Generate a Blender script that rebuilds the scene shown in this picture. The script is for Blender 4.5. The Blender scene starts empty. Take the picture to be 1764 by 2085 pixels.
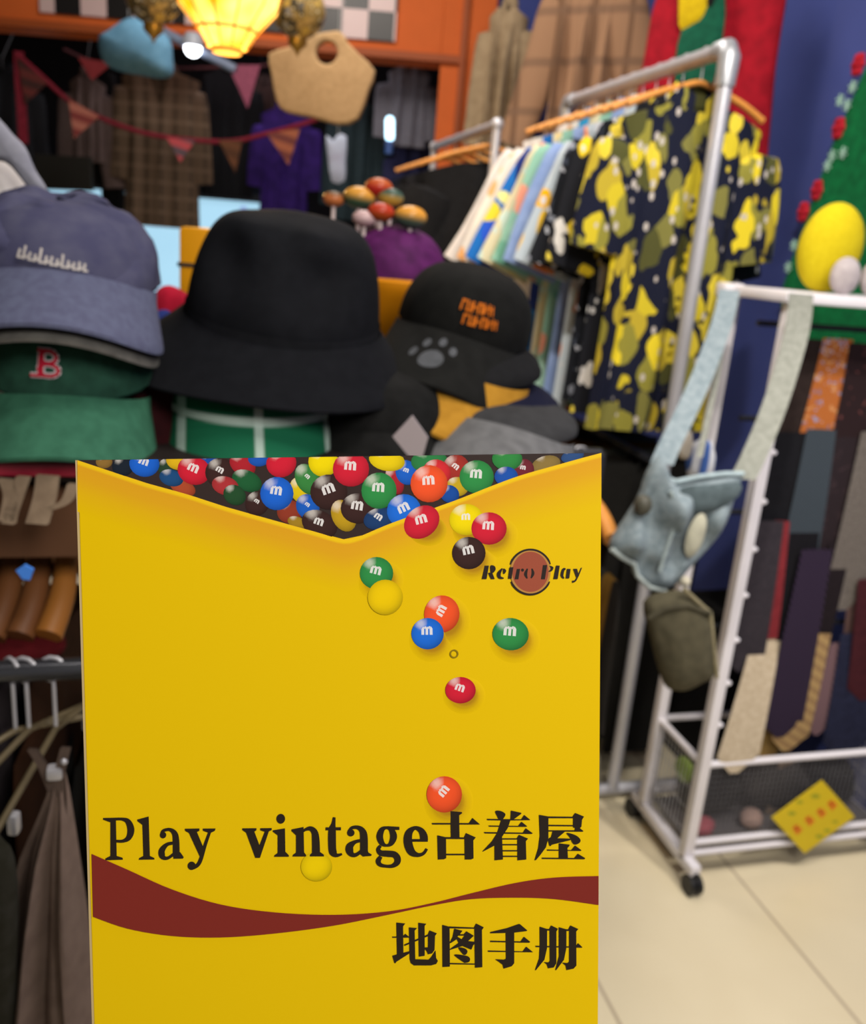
import bpy, bmesh, math, random
from math import sin, cos, pi, radians, sqrt, atan2
from mathutils import Vector, Matrix, noise

random.seed(7)
scene = bpy.context.scene
COL = scene.collection

# ------------------------------------------------------------------ camera
FPX, CXP, CYP, CAMH = 1800.0, 882.0, 1042.5, 1.40      # focal length and centre in pixels of 1764x2085
PITCH, YAW, ROLL = radians(16.75), radians(15.7), radians(4.8)
FW = Vector((sin(YAW) * cos(PITCH), cos(YAW) * cos(PITCH), -sin(PITCH)))
R0 = Vector((cos(YAW), -sin(YAW), 0))
U0 = R0.cross(FW)
RT = cos(ROLL) * R0 + sin(ROLL) * U0
UP = -sin(ROLL) * R0 + cos(ROLL) * U0
EYE = Vector((0, 0, CAMH))
HD = Vector((sin(YAW), cos(YAW), 0))                   # horizontal heading of the view
ZV = Vector((0, 0, 1))
cam_data = bpy.data.cameras.new('camera')
cam = bpy.data.objects.new('camera', cam_data)
COL.objects.link(cam)
mw = Matrix((RT, UP, -FW)).transposed().to_4x4()
mw.translation = EYE
cam.matrix_world = mw
cam_data.sensor_fit = 'VERTICAL'
cam_data.sensor_height = 36.0
cam_data.sensor_width = 36.0
cam_data.lens = 36.0 * FPX / 2085.0
cam_data.clip_start = 0.02
cam_data.dof.use_dof = True
cam_data.dof.focus_distance = 0.305
cam_data.dof.aperture_fstop = cam_data.lens / 2.4
scene.camera = cam

# ------------------------------------------------------------------ light and exposure
scene.view_settings.view_transform = 'Standard'
scene.view_settings.look = 'None'
scene.view_settings.gamma = 1.0
scene.view_settings.use_curve_mapping = False
scene.view_settings.exposure = 0.0
world = bpy.data.worlds.new('world')
scene.world = world
world.use_nodes = True
world.node_tree.nodes['Background'].inputs[0].default_value = (1.0, 0.95, 0.9, 1)
world.node_tree.nodes['Background'].inputs[1].default_value = 0.22

def area(name, loc, target, size, power, col=(1, 0.94, 0.86), sy=None):
    l = bpy.data.lights.new(name, 'AREA')
    l.energy = power
    l.color = col
    l.size = size
    if sy:
        l.shape = 'RECTANGLE'
        l.size_y = sy
    o = bpy.data.objects.new(name, l)
    COL.objects.link(o)
    o.location = loc
    o.rotation_euler = (Vector(target) - Vector(loc)).to_track_quat('-Z', 'Y').to_euler()
    return o

def spot(name, loc, target, power, ang, blend=0.6, rad=0.04, col=(1, 0.93, 0.84)):
    l = bpy.data.lights.new(name, 'SPOT')
    l.energy = power
    l.color = col
    l.spot_size = radians(ang)
    l.spot_blend = blend
    l.shadow_soft_size = rad
    o = bpy.data.objects.new(name, l)
    COL.objects.link(o)
    o.location = loc
    o.rotation_euler = (Vector(target) - Vector(loc)).to_track_quat('-Z', 'Y').to_euler()
    return o

area('overhead_fill_light', (0.55, -0.75, 2.3), (0.1, 0.3, 1.3), 0.7, 31, (1, 0.95, 0.88))  # added fill from behind the camera to brighten the booklet
area('overhead_fill_light', (0.8, 0.6, 2.9), (0.9, 1.0, 0.0), 0.8, 27, (1, 0.94, 0.86))
area('overhead_fill_light', (0.5, 2.6, 2.9), (0.6, 2.8, 0.0), 0.8, 24, (1, 0.92, 0.84))
spot('ceiling_spot_light', (0.35, 0.55, 2.8), (1.35, 2.1, 1.35), 125, 62, 0.7)
spot('ceiling_spot_light', (1.5, 0.3, 2.8), (1.5, 1.1, 0.0), 140, 60, 0.8)
area('overhead_fill_light', HD * 3.3 + R0 * -0.8 + Vector((0, 0, 2.9)), HD * 4.6 + R0 * -0.7 + Vector((0, 0, 2.2)), 0.6, 22, (1, 0.9, 0.8))  # no known fixture here, added to lift the orange beam
area('back_room_fill', HD * 5.0 + R0 * -1.2 + Vector((0, 0, 2.85)), HD * 5.4 + R0 * -1.2, 0.6, 9, (0.95, 0.95, 1))  # added fill that brightens the clothes behind the opening
spot('ceiling_spot_light', (-0.2, 0.4, 2.75), (0.25, 1.2, 1.2), 10, 70, 0.8)

# ------------------------------------------------------------------ pixel rays (used to find where a thing stands)
def ray(x, y):
    return FW + RT * ((x - CXP) / FPX) - UP * ((y - CYP) / FPX)
def atD(x, y, d):
    return EYE + ray(x, y) * d
def atX(x, y, X):
    r = ray(x, y); return EYE + r * (X / r.x)
def atY(x, y, Y):
    r = ray(x, y); return EYE + r * (Y / r.y)
def atZ(x, y, Z):
    r = ray(x, y); return EYE + r * ((Z - CAMH) / r.z)
def atG(x, y, g):
    r = ray(x, y); return EYE + r * (g / r.dot(HD))

class Plane:
    """a real flat surface: u to the right, v up, n towards the viewer's side"""
    def __init__(s, o, u, v):
        s.o = Vector(o); s.u = Vector(u).normalized(); s.v = Vector(v).normalized(); s.n = s.u.cross(s.v)
    def uv(s, x, y):
        r = ray(x, y)
        t = (s.o - EYE).dot(s.n) / r.dot(s.n)
        p = EYE + r * t - s.o
        return (p.dot(s.u), p.dot(s.v))
    def at(s, u, v, w=0.0):
        return s.o + s.u * u + s.v * v + s.n * w
def planeG(x, y, g, yaw=0.0):
    """upright plane through the point seen at x, y, g metres ahead"""
    c, q = cos(yaw), sin(yaw)
    u = Vector((R0.x * c - R0.y * q, R0.x * q + R0.y * c, 0))
    return Plane(atG(x, y, g), u, ZV)
def planeD(x, y, d, yaw=0.0, tilt=0.0):
    c, q = cos(yaw), sin(yaw)
    u = Vector((R0.x * c - R0.y * q, R0.x * q + R0.y * c, 0))
    v = ZV * cos(tilt) + u.cross(ZV) * sin(tilt)
    return Plane(atD(x, y, d), u, v)

# ------------------------------------------------------------------ materials
def lin(c):
    if isinstance(c, str):
        c = [int(c[i:i + 2], 16) for i in (0, 2, 4)]
    return tuple((v / 255 / 12.92 if v / 255 <= 0.04045 else ((v / 255 + 0.055) / 1.055) ** 2.4) for v in c)
def new_mat(name, rough=0.6, spec=0.3):
    m = bpy.data.materials.new(name)
    m.use_nodes = True
    b = m.node_tree.nodes['Principled BSDF']
    b.inputs['Roughness'].default_value = rough
    b.inputs['Specular IOR Level'].default_value = spec
    return m, m.node_tree, b
_mc = {}
def plain(c, rough=0.6, spec=0.3, metal=0.0):
    key = ('p', c, rough, spec, metal)
    if key not in _mc:
        m, nt, b = new_mat('plain_' + str(c), rough, spec)
        b.inputs['Metallic'].default_value = metal
        col = lin(c)
        n = nt.nodes.new('ShaderNodeTexNoise'); n.inputs['Scale'].default_value = 14
        tc = nt.nodes.new('ShaderNodeTexCoord'); nt.links.new(tc.outputs['Object'], n.inputs['Vector'])
        r = nt.nodes.new('ShaderNodeValToRGB')
        r.color_ramp.elements[0].color = tuple(v * 0.92 for v in col) + (1,)
        r.color_ramp.elements[1].color = tuple(min(1, v * 1.06) for v in col) + (1,)
        nt.links.new(n.outputs['Fac'], r.inputs['Fac']); nt.links.new(r.outputs['Color'], b.inputs['Base Color'])
        _mc[key] = m
    return _mc[key]
def cloth(c, c2=None, scale=60, rough=0.92, bump=0.15):
    key = ('c', c, c2, scale, rough)
    if key not in _mc:
        m, nt, b = new_mat('cloth_' + str(c), rough, 0.15)
        a = lin(c); d = lin(c2) if c2 else tuple(v * 0.8 for v in a)
        tc = nt.nodes.new('ShaderNodeTexCoord')
        n = nt.nodes.new('ShaderNodeTexNoise'); n.inputs['Scale'].default_value = scale; n.inputs['Detail'].default_value = 4
        nt.links.new(tc.outputs['Object'], n.inputs['Vector'])
        r = nt.nodes.new('ShaderNodeValToRGB')
        r.color_ramp.elements[0].position = 0.35; r.color_ramp.elements[1].position = 0.65
        r.color_ramp.elements[0].color = d + (1,); r.color_ramp.elements[1].color = a + (1,)
        nt.links.new(n.outputs['Fac'], r.inputs['Fac']); nt.links.new(r.outputs['Color'], b.inputs['Base Color'])
        bp = nt.nodes.new('ShaderNodeBump'); bp.inputs['Strength'].default_value = bump; bp.inputs['Distance'].default_value = 0.002
        nt.links.new(n.outputs['Fac'], bp.inputs['Height']); nt.links.new(bp.outputs['Normal'], b.inputs['Normal'])
        _mc[key] = m
    return _mc[key]
def printed(base, cols, scale=22, stretch=(1, 1, 1), detail_col=None, cover=0.45, rough=0.85):
    """cloth with a scattered fruit / flower print: cell shapes on a base colour"""
    key = ('v', base, tuple(cols), scale, stretch, cover)
    if key in _mc: return _mc[key]
    m, nt, b = new_mat('printed_' + str(base), rough, 0.2)
    L = nt.links.new
    tc = nt.nodes.new('ShaderNodeTexCoord'); mp = nt.nodes.new('ShaderNodeMapping'); mp.inputs['Scale'].default_value = stretch
    L(tc.outputs['Object'], mp.inputs['Vector'])
    nz = nt.nodes.new('ShaderNodeTexNoise'); nz.inputs['Scale'].default_value = scale * 0.6
    L(mp.outputs['Vector'], nz.inputs['Vector'])
    mixv = nt.nodes.new('ShaderNodeMixRGB'); mixv.inputs['Fac'].default_value = 0.06
    L(mp.outputs['Vector'], mixv.inputs['Color1']); L(nz.outputs['Color'], mixv.inputs['Color2'])
    v = nt.nodes.new('ShaderNodeTexVoronoi'); v.inputs['Scale'].default_value = scale
    L(mixv.outputs['Color'], v.inputs['Vector'])
    ramp = nt.nodes.new('ShaderNodeValToRGB'); ramp.color_ramp.interpolation = 'CONSTANT'
    els = ramp.color_ramp.elements
    n = len(cols)
    els[0].position = 0; els[0].color = lin(cols[0]) + (1,)
    els[1].position = 1.0 / n; els[1].color = lin(cols[1 % n]) + (1,)
    for i in range(2, n):
        e = els.new(i / n); e.color = lin(cols[i]) + (1,)
    sep = nt.nodes.new('ShaderNodeSeparateColor'); L(v.outputs['Color'], sep.inputs[0]); L(sep.outputs[0], ramp.inputs['Fac'])
    mask = nt.nodes.new('ShaderNodeValToRGB')
    mask.color_ramp.elements[0].position = cover - 0.03; mask.color_ramp.elements[0].color = (1, 1, 1, 1)
    mask.color_ramp.elements[1].position = cover; mask.color_ramp.elements[1].color = (0, 0, 0, 1)
    L(v.outputs['Distance'], mask.inputs['Fac'])
    mx = nt.nodes.new('ShaderNodeMixRGB'); mx.inputs['Color1'].default_value = lin(base) + (1,)
    L(mask.outputs['Color'], mx.inputs['Fac']); L(ramp.outputs['Color'], mx.inputs['Color2'])
    out = mx.outputs['Color']
    if detail_col:
        v2 = nt.nodes.new('ShaderNodeTexVoronoi'); v2.inputs['Scale'].default_value = scale * 1.9
        L(mp.outputs['Vector'], v2.inputs['Vector'])
        k2 = nt.nodes.new('ShaderNodeValToRGB')
        k2.color_ramp.elements[0].position = 0.25; k2.color_ramp.elements[0].color = (1, 1, 1, 1)
        k2.color_ramp.elements[1].position = 0.30; k2.color_ramp.elements[1].color = (0, 0, 0, 1)
        L(v2.outputs['Distance'], k2.inputs['Fac'])
        m2 = nt.nodes.new('ShaderNodeMixRGB'); m2.inputs['Color2'].default_value = lin(detail_col) + (1,)
        s2 = nt.nodes.new('ShaderNodeSeparateColor'); L(v2.outputs['Color'], s2.inputs[0])
        th = nt.nodes.new('ShaderNodeMath'); th.operation = 'GREATER_THAN'; th.inputs[1].default_value = 0.62; L(s2.outputs[1], th.inputs[0])
        mu = nt.nodes.new('ShaderNodeMath'); mu.operation = 'MULTIPLY'; L(th.outputs[0], mu.inputs[0]); L(k2.outputs['Color'], mu.inputs[1])
        L(mu.outputs[0], m2.inputs['Fac']); L(out, m2.inputs['Color1']); out = m2.outputs['Color']
    L(out, b.inputs['Base Color'])
    _mc[key] = m
    return m
def striped(c1, c2, scale=30, direction=(1, 0, 0), pos=0.5, soft=0.06, rough=0.85):
    key = ('s', c1, c2, scale, direction, pos)
    if key in _mc: return _mc[key]
    m, nt, b = new_mat('striped_' + str(c1), rough, 0.2)
    L = nt.links.new
    tc = nt.nodes.new('ShaderNodeTexCoord')
    d = nt.nodes.new('ShaderNodeVectorMath'); d.operation = 'DOT_PRODUCT'; d.inputs[1].default_value = direction
    L(tc.outputs['Object'], d.inputs[0])
    mu = nt.nodes.new('ShaderNodeMath'); mu.operation = 'MULTIPLY'; mu.inputs[1].default_value = scale; L(d.outputs['Value'], mu.inputs[0])
    fr = nt.nodes.new('ShaderNodeMath'); fr.operation = 'PINGPONG'; fr.inputs[1].default_value = 1; L(mu.outputs[0], fr.inputs[0])
    r = nt.nodes.new('ShaderNodeValToRGB')
    r.color_ramp.elements[0].position = max(0, pos - soft); r.color_ramp.elements[1].position = min(1, pos + soft)
    r.color_ramp.elements[0].color = lin(c1) + (1,); r.color_ramp.elements[1].color = lin(c2) + (1,)
    L(fr.outputs[0], r.inputs['Fac']); L(r.outputs['Color'], b.inputs['Base Color'])
    _mc[key] = m
    return m
def plaid(base, a, c, sx=8, sz=8, w=0.16, rough=0.9):
    """base cloth with bands of a (upright) and c (across)"""
    key = ('pl', base, a, c, sx, sz, w)
    if key in _mc: return _mc[key]
    m, nt, b = new_mat('plaid_' + str(base), rough, 0.15)
    L = nt.links.new
    tc = nt.nodes.new('ShaderNodeTexCoord'); sp = nt.nodes.new('ShaderNodeSeparateXYZ'); L(tc.outputs['Object'], sp.inputs[0])
    out = None
    prev = lin(base) + (1,)
    for k, (axis, sc, colr) in enumerate(((0, sx, a), (2, sz, c))):
        mu = nt.nodes.new('ShaderNodeMath'); mu.operation = 'MULTIPLY'; mu.inputs[1].default_value = sc; L(sp.outputs[axis], mu.inputs[0])
        fr = nt.nodes.new('ShaderNodeMath'); fr.operation = 'PINGPONG'; fr.inputs[1].default_value = 1; L(mu.outputs[0], fr.inputs[0])
        r = nt.nodes.new('ShaderNodeValToRGB')
        r.color_ramp.elements[0].position = w; r.color_ramp.elements[1].position = w + 0.05
        r.color_ramp.elements[0].color = (0.75, 0.75, 0.75, 1); r.color_ramp.elements[1].color = (0, 0, 0, 1)
        L(fr.outputs[0], r.inputs['Fac'])
        mx = nt.nodes.new('ShaderNodeMixRGB'); mx.inputs['Color2'].default_value = lin(colr) + (1,)
        if out: L(out, mx.inputs['Color1'])
        else: mx.inputs['Color1'].default_value = prev
        L(r.outputs['Color'], mx.inputs['Fac']); out = mx.outputs['Color']
    L(out, b.inputs['Base Color'])
    _mc[key] = m
    return m
def glow(c, strength, c2=None):
    m, nt, b = new_mat('glow_' + str(c), 0.5, 0.2)
    b.inputs['Base Color'].default_value = lin(c) + (1,)
    b.inputs['Emission Color'].default_value = lin(c) + (1,)
    b.inputs['Emission Strength'].default_value = strength
    return m
def vcol(name, rough=0.5, spec=0.3):
    m, nt, b = new_mat(name, rough, spec)
    a = nt.nodes.new('ShaderNodeAttribute'); a.attribute_name = 'print'
    nt.links.new(a.outputs['Color'], b.inputs['Base Color'])
    return m
WHITE_METAL = plain('dcd8de', 0.35, 0.5)
STEEL = plain('c0bfc6', 0.3, 0.5, 0.35)
DARK_STEEL = plain('55565c', 0.25, 0.5, 0.8)
BLACK_PL = plain('141416', 0.5, 0.4)
WOOD = plain('d08a3c', 0.5, 0.4)
WOOD_D = plain('8a5430', 0.5, 0.4)

# ------------------------------------------------------------------ mesh builder
class MB:
    def __init__(s):
        s.v = []; s.f = []; s.mi = []; s.c = []; s.cur = 0; s.col = None
    def vert(s, p, c=None):
        s.v.append(Vector(p)); s.c.append(c if c is not None else s.col); return len(s.v) - 1
    def face(s, ids):
        s.f.append(tuple(ids)); s.mi.append(s.cur)
    def grid(s, rows, closed_u=False, closed_v=False, flip=False):
        """rows: list of lists of points"""
        idx = [[s.vert(p) for p in r] for r in rows]
        n, m = len(idx), len(idx[0])
        for i in range(n if closed_v else n - 1):
            for j in range(m if closed_u else m - 1):
                a, b2, c, d = idx[i][j], idx[i][(j + 1) % m], idx[(i + 1) % n][(j + 1) % m], idx[(i + 1) % n][j]
                s.face((a, d, c, b2) if flip else (a, b2, c, d))
        return idx
    def fan(s, ring, c, flip=False):
        ci = s.vert(c)
        n = len(ring)
        for j in range(n):
            s.face((ring[(j + 1) % n], ring[j], ci) if flip else (ring[j], ring[(j + 1) % n], ci))
    def box(s, c, sx, sy, sz, rot=None, bev=0.0):
        c = Vector(c)
        bm = bmesh.new()
        bmesh.ops.create_cube(bm, size=1.0)
        for v in bm.verts: v.co = Vector((v.co.x * sx, v.co.y * sy, v.co.z * sz))
        if bev > 0:
            bmesh.ops.bevel(bm, geom=list(bm.edges), offset=bev, segments=2, affect='EDGES', profile=0.6)
        s.add_bm(bm, c, rot)
    def add_bm(s, bm, c=(0, 0, 0), rot=None):
        bm.verts.ensure_lookup_table()
        base = len(s.v)
        for v in bm.verts:
            p = v.co.copy()
            if rot is not None: p = rot @ p
            s.vert(p + Vector(c))
        for f in bm.faces: s.face([base + v.index for v in f.verts])
        bm.free()
    def ball(s, c, r, sx=1, sy=1, sz=1, rot=None, seg=16):
        bm = bmesh.new()
        bmesh.ops.create_uvsphere(bm, u_segments=seg, v_segments=max(6, seg * 2 // 3), radius=r)
        for v in bm.verts: v.co = Vector((v.co.x * sx, v.co.y * sy, v.co.z * sz))
        s.add_bm(bm, c, rot)
    def tube(s, pts, r, seg=10, cap=True, flat=1.0):
        pts = [Vector(p) for p in pts]
        rows = []
        prev = None
        for i, p in enumerate(pts):
            t = (pts[min(i + 1, len(pts) - 1)] - pts[max(i - 1, 0)]).normalized()
            if prev is None:
                a = t.cross(Vector((0, 0, 1)))
                if a.length < 1e-3: a = t.cross(Vector((1, 0, 0)))
                a.normalize()
            else:
                a = (prev - t * prev.dot(t)).normalized()
            prev = a
            b2 = t.cross(a)
            rr = r[i] if isinstance(r, (list, tuple)) else r
            rows.append([p + a * (rr * cos(2 * pi * k / seg)) + b2 * (rr * flat * sin(2 * pi * k / seg)) for k in range(seg)])
        idx = s.grid(rows, closed_u=True)
        if cap:
            s.fan(idx[0], pts[0], True); s.fan(idx[-1], pts[-1])
    def lathe(s, c, prof, seg=24, axis=None, cap=True):
        c = Vector(c)
        rows = [[c + Vector((r * cos(2 * pi * k / seg), r * sin(2 * pi * k / seg), z)) for k in range(seg)] for r, z in prof]
        idx = s.grid(rows, closed_u=True)
        if cap:
            if prof[0][0] > 1e-5: s.fan(idx[0], c + Vector((0, 0, prof[0][1])), True)
            if prof[-1][0] > 1e-5: s.fan(idx[-1], c + Vector((0, 0, prof[-1][1])))
    def slab(s, pl, outline, holes=(), th=0.002, w0=0.0, bev=0.0):
        """flat shape cut from sheet of thickness th, lying on the plane pl at height w0"""
        cu = bpy.data.curves.new('tmp', 'CURVE'); cu.dimensions = '2D'; cu.fill_mode = 'BOTH'
        cu.extrude = th / 2; cu.bevel_depth = bev
        for loop in [outline] + list(holes):
            sp = cu.splines.new('POLY'); sp.points.add(len(loop) - 1)
            for q, p in zip(sp.points, loop): q.co = (p[0], p[1], 0, 1)
            sp.use_cyclic_u = True
        o = bpy.data.objects.new('tmp', cu)
        me = bpy.data.meshes.new_from_object(o)
        base = len(s.v)
        for v in me.vertices: s.vert(pl.at(v.co.x, v.co.y, w0 + th / 2 + v.co.z))
        for f in me.polygons: s.face([base + i for i in f.vertices])
        bpy.data.objects.remove(o); bpy.data.curves.remove(cu); bpy.data.meshes.remove(me)
    def pillow(s, pl, outline, th=0.03, rings=6, amp=0.0, fr=30, seed=0, back=True, power=0.5, w0=0.0, sm=3):
        """soft filled shape from a star shaped outline"""
        o = smooth(outline, sm) if sm else list(outline)
        cx = sum(p[0] for p in o) / len(o); cy = sum(p[1] for p in o) / len(o)
        for sgn in ((1, -1) if back else (1,)):
            rows = []
            for k in range(rings):
                f = 1 - k / rings
                h = th * 0.5 * (1 - f * f) ** power
                row = []
                for (x, y) in o:
                    u, v = cx + (x - cx) * f, cy + (y - cy) * f
                    nz = amp * noise.noise((u * fr + seed, v * fr * 0.6, seed * 1.7 + sgn)) * min(1, (1 - f) * 3)
                    row.append(pl.at(u, v, w0 + sgn * h + nz))
                rows.append(row)
            idx = s.grid(rows, closed_u=True, flip=sgn < 0)
            s.fan(idx[-1], pl.at(cx, cy, w0 + sgn * th * 0.5), sgn < 0)
    def build(s, name, mats, parent=None, smooth_shade=True, sub=0):
        org = world_loc(parent) if parent else None
        if org is None:
            if s.v:
                lo = [min(p[k] for p in s.v) for k in range(3)]; hi = [max(p[k] for p in s.v) for k in range(3)]
                org = Vector(((lo[0] + hi[0]) / 2, (lo[1] + hi[1]) / 2, lo[2]))
            else: org = Vector((0, 0, 0))
        me = bpy.data.meshes.new(name)
        me.from_pydata([p - org for p in s.v], [], s.f)
        if not isinstance(mats, (list, tuple)): mats = [mats]
        for m in mats: me.materials.append(m)
        for p, k in zip(me.polygons, s.mi):
            p.material_index = min(k, len(mats) - 1); p.use_smooth = smooth_shade
        if any(c is not None for c in s.c):
            at = me.color_attributes.new('print', 'FLOAT_COLOR', 'POINT')
            for i, c in enumerate(s.c): at.data[i].color = (tuple(c) if c else (0.5, 0.5, 0.5)) + (1,)
        bm = bmesh.new(); bm.from_mesh(me); bmesh.ops.remove_doubles(bm, verts=bm.verts, dist=1e-6)
        if not any(c is not None for c in s.c): bmesh.ops.recalc_face_normals(bm, faces=bm.faces)
        bm.to_mesh(me); bm.free()
        if smooth_shade:
            try: me.set_sharp_from_angle(angle=radians(50))
            except Exception: pass
        ob = bpy.data.objects.new(name, me)
        COL.objects.link(ob)
        if parent: ob.parent = parent
        else: ob.location = org
        if sub:
            md = ob.modifiers.new('round', 'SUBSURF'); md.levels = sub; md.render_levels = sub
        return ob
_wl = {}
def world_loc(o):
    v = Vector((0, 0, 0))
    while o:
        v += o.location; o = o.parent
    return v
def tag(o, label=None, cat=None, group=None, kind=None):
    if label: o['label'] = label
    if cat: o['category'] = cat
    if group: o['group'] = group
    if kind: o['kind'] = kind
    return o
def thing(name, loc, label, cat, group=None):
    o = bpy.data.objects.new(name, None)
    o.empty_display_size = 0.05
    o.location = Vector(loc)
    COL.objects.link(o)
    return tag(o, label, cat, group)
def structure(o):
    o['kind'] = 'structure'; return o
def dup(root, loc, label=None, mats=None):
    """copy a thing with its parts and sub-parts"""
    def cp(o, par):
        c = o.copy(); COL.objects.link(c); c.parent = par
        for ch in list(o.children): cp(ch, c)
        return c
    r = cp(root, None); r.location = Vector(loc)
    if label: r['label'] = label
    return r
def smooth(pts, n=3, closed=True):
    """Catmull-Rom through the points"""
    out = []
    N = len(pts)
    for i in range(N if closed else N - 1):
        p0, p1, p2, p3 = [pts[(i + k) % N] if closed else pts[max(0, min(N - 1, i + k))] for k in (-1, 0, 1, 2)]
        for j in range(n):
            t = j / n
            out.append(tuple(0.5 * ((2 * b) + (-a + c) * t + (2 * a - 5 * b + 4 * c - d) * t * t + (-a + 3 * b - 3 * c + d) * t ** 3)
                             for a, b, c, d in zip(p0, p1, p2, p3)))
    if not closed: out.append(tuple(pts[-1]))
    return out

# ================================================================== the shop
XW = 1.75                                   # blue wall on the right
GB = 4.6                                    # orange wall across the back
def HP(s, g, z): return Vector((R0.x * s + HD.x * g, R0.y * s + HD.y * g, z))

def floor_material():
    m, nt, b = new_mat('floor_tiles', 0.28, 0.35)
    L = nt.links.new
    tc = nt.nodes.new('ShaderNodeTexCoord'); sp = nt.nodes.new('ShaderNodeSeparateXYZ'); L(tc.outputs['Object'], sp.inputs[0])
    outs = []
    for ax, off, per in ((0, 0.79, 0.48), (1, 0.93, 0.96)):
        a = nt.nodes.new('ShaderNodeMath'); a.operation = 'SUBTRACT'; a.inputs[1].default_value = off; L(sp.outputs[ax], a.inputs[0])
        w = nt.nodes.new('ShaderNodeMath'); w.operation = 'PINGPONG'; w.inputs[1].default_value = per / 2; L(a.outputs[0], w.inputs[0])
        l = nt.nodes.new('ShaderNodeMath'); l.operation = 'LESS_THAN'; l.inputs[1].default_value = 0.004; L(w.outputs[0], l.inputs[0])
        outs.append(l)
    mxm = nt.nodes.new('ShaderNodeMath'); mxm.operation = 'MAXIMUM'; L(outs[0].outputs[0], mxm.inputs[0]); L(outs[1].outputs[0], mxm.inputs[1])
    n = nt.nodes.new('ShaderNodeTexNoise'); n.inputs['Scale'].default_value = 5; L(tc.outputs['Object'], n.inputs['Vector'])
    r = nt.nodes.new('ShaderNodeValToRGB')
    r.color_ramp.elements[0].color = lin('d6c8a8') + (1,); r.color_ramp.elements[1].color = lin('e2d6b8') + (1,); L(n.outputs['Fac'], r.inputs['Fac'])
    mx = nt.nodes.new('ShaderNodeMixRGB'); mx.inputs['Color2'].default_value = lin('b3a48c') + (1,)
    L(mxm.outputs[0], mx.inputs['Fac']); L(r.outputs['Color'], mx.inputs['Color1']); L(mx.outputs['Color'], b.inputs['Base Color'])
    return m
def quad_obj(name, pts, mat):
    m = MB(); m.face([m.vert(p) for p in pts])
    return structure(m.build(name, mat, None, False))
fl = MB(); fl.face([fl.vert(p) for p in ((-4, -3, 0), (XW, -3, 0), (XW, 8.5, 0), (-4, 8.5, 0))])
fo = fl.build('floor', floor_material(), None, False); structure(fo)
# floor texture is measured from the world's origin
me = fo.data
for v in me.vertices: v.co += fo.location
fo.location = (0, 0, 0)
BLUE = plain('414c8a', 0.85, 0.2)
ORANGE = plain('cc622a', 0.75, 0.25)
quad_obj('wall_right', [(XW, -3, 0), (XW, 8.5, 0), (XW, 8.5, 3), (XW, -3, 3)], BLUE)
quad_obj('ceiling', [(-4, -3, 3), (XW, -3, 3), (XW, 8.5, 3), (-4, 8.5, 3)], plain('3a3533', 0.9, 0.1))
sR = (atG(1003, 130, GB) - EYE).dot(R0); sL = (atG(897, 130, GB) - EYE).dot(R0)
# orange wall: beam over a wide opening, and a pillar at its right end
m = MB()
p0, p1 = (atG(-60, 47, GB) - EYE), (atG(860, 126, GB) - EYE)
zb = CAMH + p1.z
m.box(HP((-3.6 + sL) / 2, GB + 0.08, (zb + 3) / 2), sL + 3.6, 0.16, 3 - zb, Matrix.Rotation(-YAW, 3, 'Z'), 0.004)
m.box(HP((sL + sR) / 2, GB + 0.08, 1.5), sR - sL, 0.16, 3.0, Matrix.Rotation(-YAW, 3, 'Z'), 0.004)
structure(m.build('wall_back', ORANGE, None, False))
m = MB(); m.box(HP((sL + sR) / 2 - 0.02, GB - 0.012, 1.5), 0.03, 0.025, 3.0, Matrix.Rotation(-YAW, 3, 'Z'), 0.004)
m.box(HP(-1.8, GB - 0.012, zb + 0.018), 3.55, 0.03, 0.035, Matrix.Rotation(-YAW, 3, 'Z'), 0.004)
structure(m.build('trim_1', plain('9a4a20', 0.6, 0.3), None, False))
m = MB(); m.box(HP(sR + 0.55, GB + 0.1, 1.5), 1.1, 0.12, 3.0, Matrix.Rotation(-YAW, 3, 'Z'))
structure(m.build('trim_2', BLUE, None, False))
# dark room behind the opening, with a window far down
quad_obj('wall_far', [HP(-5, 6.6, 0), HP(2, 6.6, 0), HP(2, 6.6, 3), HP(-5, 6.6, 3)], plain('1d1c20', 0.9, 0.1))
quad_obj('wall_left', [(-4, -3, 0), (-4, 8.5, 0), (-4, 8.5, 3), (-4, -3, 3)], plain('4a4644', 0.9, 0.1))
w = thing('window_1', HP(-2.2, 6.5, 0.7), None, None); structure(w)
pw = planeG(300, 500, 6.45)
q = [pw.uv(*p) for p in ((40, 372), (560, 408), (560, 680), (40, 640))]
u0, u1, v0, v1 = q[0][0], q[1][0], q[2][1], q[0][1]
m = MB(); m.slab(pw, [(u0, v0), (u1, v0), (u1, v1), (u0, v1)], th=0.01, w0=-0.02)
m.build('pane', glow('a9d6ee', 0.95), w, False)
m = MB()
for a, b2, c, d in ((u0 - .04, u1 + .04, v1, v1 + .05), (u0 - .04, u1 + .04, v0 - .05, v0), (u0 - .04, u0, v0, v1), (u1, u1 + .04, v0, v1)):
    m.slab(pw, [(a, c), (b2, c), (b2, d), (a, d)], th=0.05, w0=-0.02)
for k in range(1, 3):
    uu = u0 + (u1 - u0) * k / 3; m.slab(pw, [(uu - .015, v0), (uu + .015, v0), (uu + .015, v1), (uu - .015, v1)], th=0.03, w0=-0.01)
m.build('window_frame', plain('30343a', 0.6, 0.3), w, False)

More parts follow.
